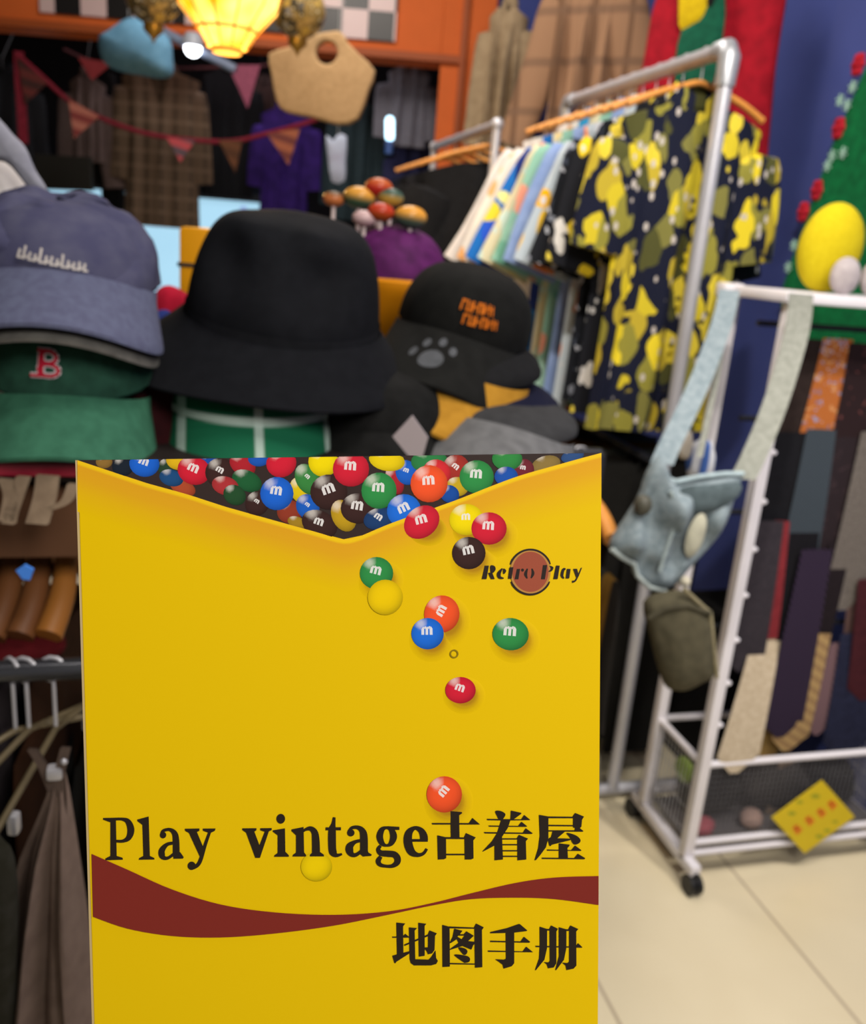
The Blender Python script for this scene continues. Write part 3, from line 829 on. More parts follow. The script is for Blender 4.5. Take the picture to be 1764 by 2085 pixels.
def hanger(loc, rz, W, label, group, wood=WOOD, drop=0.07, wire=STEEL, thick=1.0):
    """wooden hanger; loc is where the hook rests on the rail"""
    M = Matrix.Translation(loc) @ Matrix.Rotation(rz, 4, 'Z')
    o = thing('clothes_hanger', loc, label, 'clothes hanger', group)
    m = MB()
    pts = [(-W * .47, 0, -drop - .062), (-W * .3, -.006, -drop - .034), (-W * .12, -.003, -drop - .012), (0, 0, -drop), (W * .12, -.003, -drop - .012), (W * .3, -.006, -drop - .034), (W * .47, 0, -drop - .062)]
    pts = smooth(pts, 4, False)
    m.tube(pts, [thick * 0.0065 + thick * 0.002 * abs(i / (len(pts) - 1) - .5) * 2 for i in range(len(pts))], 10)
    xf(m, M).build('hanger_bar', wood, o)
    m = MB()
    m.tube([(0, 0, -drop + .005), (0, 0, -.032)] + [(0, 0.0195 * sin(t * pi / 7 * 1.25), -.0165 + .0195 * cos(pi - t * pi / 7 * 1.25)) for t in range(8)], 0.0018, 8)
    xf(m, M).build('hanger_hook', wire, o)
    return o
def shirt(loc, rz, W, L, mat, label, cat='shirt', name='short_sleeve_shirt', group=None, sl=0.2, ang=0.42, T=0.05, seed=0, fold=0.012,
          drop=0.085, collar=True, flare=1.0, vneck=0.0, r0=0.085, r1=0.08, buttons=False, cmat=None, slmat=None, hem=0.0, flat=.42, hook=None):
    M = Matrix.Translation(Vector(loc) + Vector((0, 0, -drop))) @ Matrix.Rotation(rz, 4, 'Z')
    o = thing(name, Vector(loc) + Vector((0, 0, -drop - L)), label, cat, group)
    o.rotation_euler = (0, 0, 0)
    xf(body_mesh(W, L, T, seed, flare, fold, vneck=vneck, hem=hem), M).build('shirt_body', mat, o)
    if sl:
        for sd in (-1, 1): xf(sleeve_mesh(sd, W, sl, ang, r0, r1, flat, seed=seed + sd), M).build('sleeve', slmat or mat, o)
    if collar: xf(collar_mesh(W), M).build('collar', cmat or mat, o)
    if hook:
        m = MB(); m.tube([M @ Vector((0, 0, -.03)), M @ Vector((0, 0, .05)), Vector(hook) - Vector((0, 0, .05)), Vector(hook)], .003, 6); m.build('hanger_hook', plain('2a2a2c', .4, .5), o)
    if buttons:
        for k in range(6):
            m = MB(); m.ball((0.004, -T / 2 - .008, -.11 - k * (L - .16) / 5.5), 0.006, 1, .5, 1, seg=10); xf(m, M).build('button', plain('2a2620', .4, .4), o)
    return o

def heap(name, c, sx, sy, sz, mat, label, cat, seed, amp=.25, parent=None):
    m = MB(); m.ball(c, 1, sx, sy, sz, seg=28)
    m.v = [Vector(c) + (p - Vector(c)) * (1 + amp * noise.noise((p - Vector(c)) * 22 + Vector((seed, 0, 0)))) for p in m.v]
    return tag(m.build(name, mat, parent), label, cat)

# ------------------------------------------------------------------ pipe rack with printed shirts
RX, RY0, RY1, RZ = 1.095, 1.87, 2.76, 1.85
rack = thing('garment_rack', (RX, (RY0 + RY1) / 2, 0), 'tall galvanised pipe garment rack full of printed short sleeve shirts', 'clothes rack')
for y in (RY0, RY1):
    m = MB(); m.tube([(RX, y, 0.03), (RX, y, 0.9), (RX, y, RZ - 0.03)], 0.0165, 16); m.build('upright', STEEL, rack)
    m = MB(); m.tube([(RX, y, RZ - .075), (RX, y, RZ - .018), (RX, y + (.012 if y == RY0 else -.012), RZ - .002), (RX, y + (.05 if y == RY0 else -.05), RZ)], [.021, .024, .024, .021], 16); m.build('elbow_joint', plain('a9abb0', 0.4, 0.5, 0.5), rack)
    m = MB(); m.tube([(RX - .19, y, .03), (RX + .24, y, .03)], .016, 12)
    for q in (-.19, .24): m.ball((RX + q, y, .0265), .0265, seg=12)
    m.build('foot', STEEL, rack)
m = MB(); m.tube([(RX, RY0, RZ), (RX, RY1, RZ)], 0.0165, 16); m.build('hanging_rail', STEEL, rack)
m = MB(); m.tube([(RX, RY0, .93), (RX, RY1, .93)], 0.012, 12); m.build('lower_rail', DARK_STEEL, rack)
lemon = printed('12162a', ['c9b52a', 'd8c23a', '12162a', '8a8436', 'b5a030', '77733a', 'e0c92c', '4c4c26'], 27, (1, 1, .55), 'bdb4ac', .60)
SH = [
    (1.975, 'navy shirt printed with large yellow lemons, frontmost on the pipe rack', lemon),
    (2.06, 'black shirt with small lemons and white blossom, second on the pipe rack', printed('17181e', ['e2c224', 'd8d3cc', '17181e', 'e8d04a'], 26, (1, 1, .6), 'd0ccc8', .45)),
    (2.125, 'black and grey mottled shirt, third behind the lemon shirts', printed('17191f', ['8d919c', '17191f', 'c2c4cc', '3c4250'], 42, (1, 1, .7), None, .45)),
    (2.19, 'pale shirt with orange and yellow flowers beside the black mottled shirt', printed('b9c4cc', ['f0b400', 'e98a50', '5aa45a', 'b9c4cc', 'f2c22e'], 18, (1, 1, .6), 'd8d0d0', .48)),
    (2.26, 'plain light blue shirt in the middle of the pipe rack', cloth('8ea4cf', '7c93c2', 20)),
    (2.33, 'pale green shirt with coral blossoms on the pipe rack', printed('8cbba6', ['8cbba6', 'e79a80', 'a9d0bd', '6ea890'], 20, (1, 1, .7), None, .45)),
    (2.40, 'cream shirt with tan leaves on the pipe rack', printed('d9cfae', ['e0b870', 'c9dcd0', 'd9cfae', 'e8cf9a'], 24, (1, 1, .6), 'c6d8d4', .45)),
    (2.47, 'bright blue shirt printed with yellow lemons and navy patches', printed('1d6cc0', ['e6d43a', '1c2f78', '2f9ad0', 'f0ec9a', '2a58d0'], 15, (1, 1, .8), None, .52)),
    (2.55, 'white shirt with soft orange and yellow patches near the rack end', printed('e4dcd2', ['f0c25a', 'ecd6b4', 'e4dcd2', 'e8a868'], 16, (1, 1, .6), None, .5)),
    (2.63, 'plain off white shirt, rearmost on the pipe rack', cloth('dcd6d2', 'cdc6c2', 14)),
]
for k, (y, lab, mt) in enumerate(SH):
    hanger((RX, y, RZ + .0165), radians(2 * (k % 3 - 1)), 0.36, 'wooden hanger ' + ('holding the frontmost lemon shirt' if k == 0 else 'inside the ' + lab.split(',')[0]), 'wooden hangers on the pipe rack')
    shirt((RX, y, RZ - .002), radians((0, .6, -.5, .5, 0, -.6, .5, -.5, .6, 0)[k]), 0.355, 0.76 - 0.02 * (k % 3), mt, lab, group='printed shirts on the pipe rack',
          sl=0.235 if k == 0 else 0.28 + .008 * k, ang=0.16 if k == 0 else 0.22 + .03 * k, T=0.03 if k else 0.07, seed=k * 1.7, fold=0.004 if k else .012, buttons=(k == 0), r0=.085, r1=.08, flat=.3 if k == 0 else .17)
# dark trousers on the lower rail
def trousers(loc, rz, W, L, mat, label, group, T=0.045, seed=0):
    M = Matrix.Translation(loc) @ Matrix.Rotation(rz, 4, 'Z')
    o = thing('trousers', Vector(loc) + Vector((0, 0, -L)), label, 'trousers', group)
    m = body_mesh(W, .22, T, seed, 1.05, .004, neck=.01, slope=0.0); xf(m, M).build('waist', mat, o)
    for sd in (-1, 1):
        m = MB()
        rows = []
        for i in range(12):
            t = i / 11
            c = Vector((sd * (W * .25), 0, -.18 - (L - .18) * t)); r = W * .25 * (1 - .2 * t)
            rows.append([c + Vector((r * cos(q), T * .5 * sin(q) + .006 * sin(5 * t + seed + q * 2), 0)) for q in [2 * pi * k / 16 for k in range(16)]])
        idx = m.grid(rows, closed_u=True); m.fan(idx[-1], rows[-1][0] * .5 + rows[-1][8] * .5)
        xf(m, M).build('trouser_leg', mat, o)
    return o
for k, (y, c, lab) in enumerate(((1.96, '1a1917', 'black trousers at the near end of the lower rail'), (2.04, '2a2622', 'dark brown trousers on the lower rail'), (2.12, '55554e', 'grey trousers on the lower rail'),
                                 (2.20, '6a451c', 'rust brown trousers on the lower rail'), (2.28, '3c4046', 'slate trousers on the lower rail'), (2.38, '221f1d', 'black trousers towards the far end of the lower rail'))):
    trousers((RX - .02, y, .918), radians((2, -1, 2, -2, 1, 0)[k]), 0.46, 0.83, cloth(c), lab, 'trousers under the printed shirts', T=.035, seed=k)
shirt((RX + .06, 2.46, .93), 0, .5, .85, cloth('171615'), 'long black skirt at the far end of the lower rail', 'skirt', 'long_skirt', sl=0, collar=False, T=.04, drop=.0)
bn = thing('added_dark_bin', (1.50, 2.08, 0), 'added black bin darkening the gap behind the white tie rack', 'bin')  # made-up dark bulk that blackens the gap under the shirts
m = MB(); m.lathe((0, 0, 0), [(.19, 0.0), (.21, .40), (.215, .41), (.205, .41), (.185, .02), (.0, .02)], 4); m.v = [Matrix.Rotation(pi / 4, 3, 'Z') @ p for p in m.v]; m.v = [Vector((1.52 + p.x * 1.0, 2.12 + p.y * 1.35, p.z)) for p in m.v]; m.build('bin_body', cloth('1b1a1a'), bn, False)
m = MB(); m.tube([(1.52 + .152 * sx, 2.12 + .205 * sy, .41) for sx, sy in ((-1, -1), (1, -1), (1, 1), (-1, 1), (-1, -1))], .006, 8); m.build('bin_rim', cloth('242323'), bn)
heap('bin_filler_cloth', (1.52, 2.12, .34), .12, .16, .09, cloth('141312'), 'black cloth filling the added bin behind the tie rack', 'cloth', 21)
# wood hanger ends seen beside the booklet
for k, (x, y, z) in enumerate(((0.70, 1.50, 1.035), (0.715, 1.56, 1.03))):
    pass

# ------------------------------------------------------------------ white tie rack
TX0, TX1, TY0, TY1, TZ = 1.122, 1.69, 1.538, 1.745, 1.355
tr = thing('tie_rack', ((TX0 + TX1) / 2, (TY0 + TY1) / 2, 0), 'white metal rolling rack with rows of ties over a wire basket', 'tie rack')
for x in (TX0, TX1):
    for y in (TY0, TY1):
        m = MB(); m.box((x, y, (TZ + .06) / 2 + .0), .026, .026, TZ - .06, None, .004); m.build('post', WHITE_METAL, tr)
m = MB(); m.box(((TX0 + TX1) / 2, (TY0 + TY1) / 2, TZ + .004), TX1 - TX0 + .05, TY1 - TY0 + .03, .022, None, .006); m.build('top_shelf', WHITE_METAL, tr)
m = MB(); m.box((TX0 - .022, TY1 - .02, TZ + .004), .05, .035, .03, None, .006); m.build('shelf_end_bar', WHITE_METAL, tr)
for z, nm in ((.075, 'bottom_rail'), (.105, 'bottom_rail'), (.315, 'basket_rail')):
    for y in (TY0, TY1):
        m = MB(); m.tube([(TX0, y, z), (TX1, y, z)], .0085, 10); m.build(nm, WHITE_METAL, tr)
for x in (TX0, TX1):
    m = MB(); m.box((x, (TY0 + TY1) / 2, .062), .026, TY1 - TY0 + .10, .026, None, .004); m.build('base_bar', WHITE_METAL, tr)
    m = MB(); m.tube([(x, TY0, .315), (x, TY1, .315)], .0085, 10); m.build('basket_rail', WHITE_METAL, tr)
WIRE = plain('77757a', 0.4, 0.5, 0.3)
m = MB()
for k in range(46):
    x = TX0 + .012 + (TX1 - TX0 - .024) * k / 45; m.tube([(x, TY0, .085), (x, TY0, .315)], .0007, 5, False)
for k in range(16):
    z = .09 + .22 * k / 15; m.tube([(TX0, TY0, z), (TX1, TY0, z)], .0007, 5, False)
m.build('wire_mesh_front', WIRE, tr)
for x in (TX0, TX1):
    m = MB()
    for k in range(12):
        y = TY0 + .02 + (TY1 - TY0 - .04) * k / 11; m.tube([(x, y, .085), (x, y, .315)], .0011, 5, False)
    for k in range(4):
        z = .12 + .17 * k / 3; m.tube([(x, TY0, z), (x, TY1, z)], .0009, 5, False)
    m.build('wire_mesh_side', plain('a3a2a6', 0.4, 0.5), tr)
for x in (TX0, TX1):
    for y in (TY0 - .045, TY1 + .045):
        m = MB(); m.box((x, y, .048), .012, .02, .02)
        m2 = MB(); c = m.build('caster', BLACK_PL, tr)
        for q in (-.009, .009):
            w_ = MB(); w_.add_bm(_cyl(.0245, .011) if False else (lambda bm: (bmesh.ops.create_cone(bm, segments=20, radius1=.0245, radius2=.0245, depth=.013, cap_ends=True), bm)[1])(bmesh.new()), (x + q, y, .0246), Matrix.Rotation(pi / 2, 3, 'Y')); w_.build('wheel', BLACK_PL, c)
RODZ = [1.30, 1.10, .89, .615]
for z in RODZ:
    m = MB(); m.tube([(TX0, 1.638, z), (TX1, 1.638, z)], .006, 8); m.build('tie_rod', plain('2a2a2e', 0.4, 0.5, 0.5), tr)
for k in range(9):
    z = .42 + .105 * k
    m = MB(); m.ball((TX0 + .018, TY0 - .004, z), .008, 1.3, 1, .8, seg=10); m.build('hook_peg', WHITE_METAL, tr)
m = MB(); m.box(((TX0 + TX1) / 2, 1.655, .09), TX1 - TX0 - .03, .16, .006); m.build('basket_floor', plain('5a5658', .6, .3), tr)
# ties
def tie(x0, y0, x1, y1, w0, w1, Y, mat, label, point=True, seed=0, Yb=None):
    Y += .038; Yb = Yb + .038 if Yb else Y
    a, b2 = atY(x0, y0, Y), atY(x1, y1, Yb)
    W0 = (atY(x0 + w0 / 2, y0, Y) - atY(x0 - w0 / 2, y0, Y)).length / 2; W1 = (atY(x1 + w1 / 2, y1, Y) - atY(x1 - w1 / 2, y1, Y)).length / 2
    m = MB()
    n = 14
    tip = (b2 - a).normalized() * (W1 * .9 if point else 0.0)
    body_end = b2 - tip
    for sg in (-1, 1):
        rows = []
        for i in range(n + 1):
            t = i / n; c = a.lerp(body_end, t); w = W0 + (W1 - W0) * t
            bow = 0.004 * sin(2.5 * t + seed)
            rows.append([c + Vector((w * s, -sg * -.0035 * sg * sg * (1 - s * s) * sg - bow + (.0035 * (1 - s * s) * (-1 if sg < 0 else 1)), (w * .9 * (1 - abs(s)) * 0))) for s in (-1, -.6, -.2, .2, .6, 1)])
        if point:
            rows.append([body_end + tip * (1 - abs(s)) + Vector((W1 * s * .995, (-1 if sg < 0 else 1) * .002 * (1 - s * s), 0)) for s in (-1, -.6, -.2, .2, .6, 1)])
        m.grid(rows, flip=sg > 0)
    o = m.build('necktie', mat)
    tag(o, label, 'tie', 'ties on the white rack')
    return o
K = 1.4
tie(1640, 690, 1598, 885, 84, 84, 1.590, cloth('2f2522', '251c1a', 120), 'dark brown tie in the top row beside the white post', False)
tie(1708, 690, 1662, 890, 62, 74, 1.588, printed('a8602c', ['8a8aa6', 'a8602c', 'c08a5a', '7a6a80'], 62, (1, 1, 1), 'b9b2c0', .4), 'orange brown tie with pale lilac paisley in the top row', False)
tie(1762, 700, 1728, 890, 62, 70, 1.586, printed('241618', ['241618', '6a3a38', '241618'], 70, (1, 1, 1), None, .3), 'black tie with dark red specks in the top row', False)
tie(1602, 880, 1568, 1075, 104, 104, 1.582, cloth('15151a', '101014', 120), 'black tie in the second row beside the white post', False)
tie(1674, 875, 1622, 1155, 60, 76, 1.578, striped('3d464e', '2c343c', 260, (1, 0, 1.2)), 'slate blue tie with fine diagonal ribs and a pointed tip', True)
tie(1735, 880, 1672, 1150, 60, 66, 1.584, printed('231a1e', ['231a1e', '33262a'], 60, (1, 1, 1), None, .4), 'very dark plum tie beside the slate blue one', True)
tie(1788, 880, 1712, 1250, 66, 84, 1.576, cloth('6c655f', '57514d', 180), 'grey tweed tie with pointed tip at the right of the second row', True)
tie(1560, 1062, 1508, 1375, 76, 84, 1.565, cloth('353036', '2b272d', 150), 'charcoal tie with pointed tip overlapping a cream tie', True)
tie(1588, 1062, 1560, 1300, 42, 44, 1.572, cloth('7c2a30', '6c2228', 90), 'narrow dark red tie in the third row', False)
tie(1640, 1075, 1606, 1330, 60, 60, 1.575, cloth('131217', None, 90), 'black tie behind the purple striped tie', False)
tie(1665, 1120, 1585, 1508, 62, 82, 1.560, striped('34263e', '191420', 130, (1, 0, .9)), 'long purple and black diagonally striped tie', True)
tie(1712, 1105, 1665, 1300, 46, 50, 1.575, cloth('1e171b', None, 90), 'black tie between the striped and tweed ties', False)
tie(1762, 1130, 1735, 1350, 50, 54, 1.580, cloth('57423f', '4a3836', 90), 'dull brown tie under the grey tweed tie', False)
tie(1562, 1300, 1492, 1582, 58, 80, 1.574, cloth('b5a690', 'a5967f', 90), 'cream tie with pointed tip reaching over the basket rail', True, 0, 1.486)
tie(1612, 1300, 1560, 1552, 34, 36, 1.586, cloth('8e7344', '7d643a', 90), 'narrow mustard tie behind the cream tie', True)
tie(1668, 1292, 1598, 1535, 50, 74, 1.562, striped('a08458', '8a6e4c', 70, (.6, 0, 1)), 'gold and tan diagonally striped tie', True)
tie(1712, 1310, 1660, 1500, 40, 44, 1.572, striped('745a5e', '5c464c', 120, (1, 0, 1)), 'dusty pink striped tie in the bottom row', True)
tie(1752, 1290, 1716, 1552, 78, 92, 1.568, cloth('23263c', '1b1d30', 90), 'wide navy tie with pointed tip in the bottom row', True)
tie(1780, 1180, 1757, 1432, 64, 70, 1.564, cloth('421a20', '36141a', 90), 'dark red tie at the right of the bottom row', True)
tie(1602, 1548, 1568, 1668, 28, 30, 1.590, cloth('8d7a68', '7c6a5a', 90), 'pale tan tie end showing through the wire basket', False)
# yellow price card on the basket
YC = 1.522
pc = Plane(atY(1655, 1660, YC), (1, 0, 0), (0, 0, 1))
card = thing('price_card', atY(1655, 1660, YC) + Vector((0, 0, -.05)), 'yellow diamond price card with red characters on the wire basket', 'sign')
m = MB(); m.slab(pc, [pc.uv(*p) for p in ((1571, 1664), (1674, 1588), (1740, 1662), (1638, 1737))], th=.002); m.build('card', plain('cfb51c', 0.6, 0.3), card, False)
m = MB()
for (x, y) in ((1622, 1687), (1647, 1669), (1671, 1653), (1693, 1637)):
    for (a, b2, c, d) in ((-8, -6, 8, -3), (-8, 0, 8, 3), (-2, -9, 2, 9), (-7, 5, -3, 10), (4, 4, 8, 9)):
        ca, sa = cos(radians(-38)), sin(radians(-38))
        m.slab(pc, [pc.uv(x + px * ca - py * sa, y + px * sa + py * ca) for px, py in ((a, b2), (c, b2), (c, d), (a, d))], th=.0003, w0=.002)
m.build('red_characters', plain('d8501c', 0.6, 0.3), card, False)
m = MB()
for (x, y, r) in ((1612, 1655, 7), (1628, 1632, 6), (1660, 1620, 8), (1684, 1690, 6), (1668, 1702, 7), (1700, 1672, 5)):
    m.slab(pc, [pc.uv(x + r * 1.2 * cos(t * pi / 6), y + r * .6 * sin(t * pi / 6)) for t in range(12)], th=.0003, w0=.002)
m.build('green_marks', plain('9a9a20', 0.6, 0.3), card, False)
# things in the basket
heap('folded_cloth', (1.235, 1.66, .165), .08, .06, .07, cloth('222222'), 'dark cloth bundled at the left of the wire basket', 'cloth', 1)
heap('folded_cloth', (1.42, 1.66, .17), .095, .06, .075, cloth('2a2827'), 'charcoal cloth bundled in the middle of the wire basket', 'cloth', 2)
heap('folded_cloth', (1.59, 1.66, .16), .07, .06, .065, cloth('1c1c1c'), 'black cloth bundled at the right of the wire basket', 'cloth', 3)
heap('folded_cloth', (1.185, 1.585, .115), .035, .028, .02, cloth('a0505a'), 'dull pink cloth at the basket corner', 'cloth', 4)
heap('folded_cloth', (1.32, 1.585, .118), .03, .025, .022, cloth('a58a80'), 'pale pinkish cloth low in the wire basket', 'cloth', 5)
heap('green_pouch', (1.15, 1.64, .235), .018, .03, .03, cloth('7d9a2c'), 'lime green pouch at the side of the wire basket', 'pouch', 6)
# plain yellow plush cushion on the top shelf
P0 = atY(1692, 500, 1.645)
cu = thing('plush_cushion', (P0.x, 1.645, TZ + .015), 'plain yellow oval plush cushion standing on the white shelf', 'cushion')
m = MB(); m.ball((P0.x, 1.645, TZ + .015 + .090), .090, .76, .55, 1.0, Matrix.Rotation(radians(7), 3, 'Y'), seg=40); m.build('cushion_body', cloth('cdb91c', 'c2ad14', 140), cu)
for k, (x, y, sx, sy) in enumerate(((1722, 560, 34, 45), (1785, 558, 34, 45))):
    q = atY(x, y, 1.565)
    m = MB(); m.ball((q.x, 1.565, TZ + .015 + .037), .037, .85, .6, 1.0, seg=24); m.build('front_pad', cloth('b2a9aa', 'a39a9c', 60), cu)['label'] = 'pale grey round pad'

# ================================================================== denim dungarees and the olive bag hanging at the rack's end
DEN = cloth('8b979d', '75838a', 90, 0.9, 0.3)
DEN2 = cloth('8f9189', '7f8179', 90, 0.9, 0.3)
pd = planeD(1390, 1060, 1.60, radians(8))
dg = thing('denim_dungarees', pd.at(0, -.14), 'light washed denim dungarees hanging by their straps from the white rack', 'dungarees')
m = MB()
m.pillow(pd, [pd.uv(*p) for p in ((1345, 925), (1318, 960), (1300, 1010), (1270, 1060), (1238, 1112), (1262, 1128), (1285, 1140), (1288, 1165), (1318, 1192), (1352, 1198), (1376, 1188), (1395, 1165), (1432, 1125), (1470, 1075), (1497, 1010), (1512, 962), (1470, 965), (1420, 972), (1372, 980))], th=.06, rings=14, amp=.04, fr=24, seed=3, power=.35)
m.build('bib', DEN, dg)
def strip(mb, pts, w, th=.003, side=None):
    side = side or R0
    for sg in (0, 1):
        mb.grid([[Vector(p) + side * (w / 2 * s) - HD * (th * (1 - sg * 2) * .5) for s in (-1, -.3, .3, 1)] for p in pts], flip=bool(sg))
m = MB(); strip(m, smooth([tuple(atD(*q)) for q in ((1486, 590, 1.80), (1470, 660, 1.76), (1420, 790, 1.69), (1365, 905, 1.62), (1348, 945, 1.60))], 4, False), .042); m.build('strap', DEN, dg)
m = MB(); strip(m, smooth([tuple(atD(*q)) for q in ((1632, 598, 1.66), (1622, 680, 1.66), (1580, 820, 1.63), (1535, 930, 1.60), (1512, 975, 1.59))], 4, False), .046); m.build('strap', DEN2, dg)
m = MB(); strip(m, smooth([tuple(atD(*q)) for q in ((1478, 600, 1.80), (1468, 720, 1.78), (1440, 860, 1.76), (1425, 930, 1.74))], 4, False), .012); m.build('thin_strap', DEN2, dg)
m = MB(); m.tube([pd.at(*pd.uv(x, y), .012) for x, y in ((1340, 968), (1372, 978), (1420, 968), (1470, 962), (1508, 962))], .0055, 8); m.build('hem_seam', cloth('9fb0b6'), dg)
m = MB(); m.pillow(pd, [pd.uv(*p) for p in ((1374, 984), (1430, 978), (1492, 972), (1490, 1000), (1452, 1026), (1410, 1034), (1376, 1030))], th=.012, rings=4, w0=.03, sm=2); m.build('hem_shadow_panel', cloth('5a676c', '4c585c', 60), dg)['label'] = 'darker denim panel for the shadow under the hem'  # darker colour stands in for shade below the hem band
m = MB(); m.tube([pd.at(*pd.uv(x, y), .016) for x, y in ((1240, 1112), (1262, 1129), (1286, 1142), (1292, 1166), (1318, 1190), (1350, 1196))], .0045, 8); m.build('frayed_hem', cloth('b3bcba', '98a4a4', 200), dg)
m = MB(); m.tube([pd.at(*pd.uv(x, y), .034) for x, y in ((1352, 990), (1366, 1040), (1345, 1100), (1330, 1150))], .004, 8); m.build('front_seam', cloth('a4b2b4'), dg)
m = MB(); m.pillow(pd, [pd.uv(1402 + 30 * cos(t) * .55 - 52 * sin(t) * .28, 1078 + 30 * cos(t) * .2 + 44 * sin(t)) for t in [2 * pi * k / 14 for k in range(14)]], th=.014, rings=4, w0=.034); m.build('pocket_patch', cloth('b9b7a4'), dg)['label'] = 'pale patch pocket'
m = MB(); m.ball(pd.at(*pd.uv(1302, 1022), .02), .016, 1, 1, 1.2); m.build('strap_button', plain('4c4a40', .5, .4), dg)
m = MB(); m.ball(pd.at(*pd.uv(1383, 1172), .03), .010); m.build('tag', cloth('c9c2ae'), dg)
po = planeD(1385, 1310, 1.60, radians(6))
ob = thing('olive_bag', po.at(0, -.09), 'olive green cloth bag hanging by cords below the denim', 'bag')
m = MB(); m.pillow(po, [po.uv(*p) for p in ((1310, 1225), (1350, 1205), (1400, 1205), (1440, 1240), (1452, 1300), (1454, 1372), (1430, 1388), (1390, 1405), (1358, 1400), (1340, 1360), (1322, 1290))], th=.075, rings=9, amp=.012, fr=14, seed=5, power=.4); m.build('bag_body', cloth('565140', '4a4637', 60), ob)
m = MB(); m.tube([po.at(*po.uv(x, y), .02) for x, y in ((1385, 1190), (1410, 1215), (1438, 1238), (1452, 1370))], .004, 8); m.build('cord', cloth('8d8468'), ob)
m = MB(); m.tube([po.at(*po.uv(x, y), .025) for x, y in ((1312, 1248), (1345, 1228), (1390, 1222), (1436, 1238))], .005, 8); m.build('rim', cloth('4a4638'), ob)
# small striped cloths stacked behind
pk = planeD(1420, 925, 1.85)
st = tag((lambda m: (m.pillow(pk, [pk.uv(*p) for p in ((1405, 905), (1450, 898), (1455, 965), (1400, 970))], th=.03, rings=5, amp=.004, fr=40, power=.3, sm=2), m)[1])(MB()).build('striped_cloth', striped('3a5a9c', 'c5c8d0', 60, (1, 0, 0))), 'blue and white striped cloth tucked behind the denim strap', 'cloth')
pk2 = planeD(1390, 900, 1.80)
tag((lambda m: (m.pillow(pk2, [pk2.uv(*p) for p in ((1378, 885), (1404, 872), (1412, 900), (1402, 935), (1375, 925))], th=.03, rings=5, amp=.004, fr=40, power=.3, sm=2), m)[1])(MB()).build('white_cloth', cloth('c6beae', 'a89e92', 20)), 'small off white cloth tucked above the denim', 'cloth')

# ================================================================== low rack right of the booklet
lr = thing('low_rack', (0.86, 1.52, 0), 'low dark clothes rail mostly hidden behind the yellow booklet', 'clothes rack')
m = MB(); m.tube([(0.42, 1.62, 1.02), (0.80, 1.62, 1.02)], .011, 12); m.build('hanging_rail', DARK_STEEL, lr)
for x in (0.42, 0.80):
    m = MB(); m.tube([(x, 1.62, .012), (x, 1.62, 1.02)], .011, 12); m.build('upright', DARK_STEEL, lr)
    m = MB(); m.box((x, 1.62, .012), .03, .36, .024, None, .004); m.build('foot', DARK_STEEL, lr)
lr.location = (0.6, 1.62, 0)
for ch in lr.children: ch.location = Vector((0.86, 1.52, 0)) - Vector((0.6, 1.62, 0))
LG = [(0.52, '1a1816', 'black garment at the left of the low rail'), (0.60, '33302c', 'dark grey garment on the low rail'), (0.68, '8a5a1e', 'ochre garment on the low rail'), (0.755, '7a5a22', 'dark garment with ochre upright stripes at the right end of the low rail')]
for k, (x, c, lab) in enumerate(LG):
    hanger((x, 1.62, 1.031), radians(90), 0.40, ('wooden hanger of the ' + lab) if k < 3 else 'wooden hanger of the striped dark garment on the low rail', 'wooden hangers on the low rail', WOOD if k != 1 else WOOD_D, thick=1.9)
    shirt((x, 1.62, 1.02), radians(90), 0.36, 0.62, cloth(c) if k < 3 else striped('1d1a17', c, 24, (0, 1, 0), .62, .06), lab, 'garment', 'hanging_garment', 'garments on the low rail', sl=0.3, ang=.12, T=.02, seed=k, collar=False, fold=.003, flat=.2)

# ================================================================== hat shelf
SHZ = 1.18
hs = thing('hat_shelf', (-0.15, 1.15, 0), 'dark display shelf with a crimson front edge carrying the hats', 'shelf')
X0, X1 = -0.75, 0.37
m = MB(); m.box(((X0 + X1) / 2, 1.155, SHZ - .011), X1 - X0, .59, .02, None, .003); m.build('shelf_board', plain('1d1413', .6, .3), hs, False)
m = MB(); m.box(((X0 + X1) / 2, .853, SHZ - .006), X1 - X0, .012, .013, None, .003); m.build('edge_strip', plain('8c1a30', .4, .4), hs, False)['label'] = 'crimson edge strip'
m = MB(); m.box(((X0 + X1) / 2, .90, SHZ - .07), X1 - X0, .02, .075, None, .003); m.build('apron_board', plain('5c3c26', .7, .3), hs, False)
for x in (X0 + .03, X1 - .03):
    for y in (.92, 1.42):
        m = MB(); m.tube([(x, y, 0), (x, y, SHZ - .02)], .014, 12); m.build('leg', DARK_STEEL, hs)

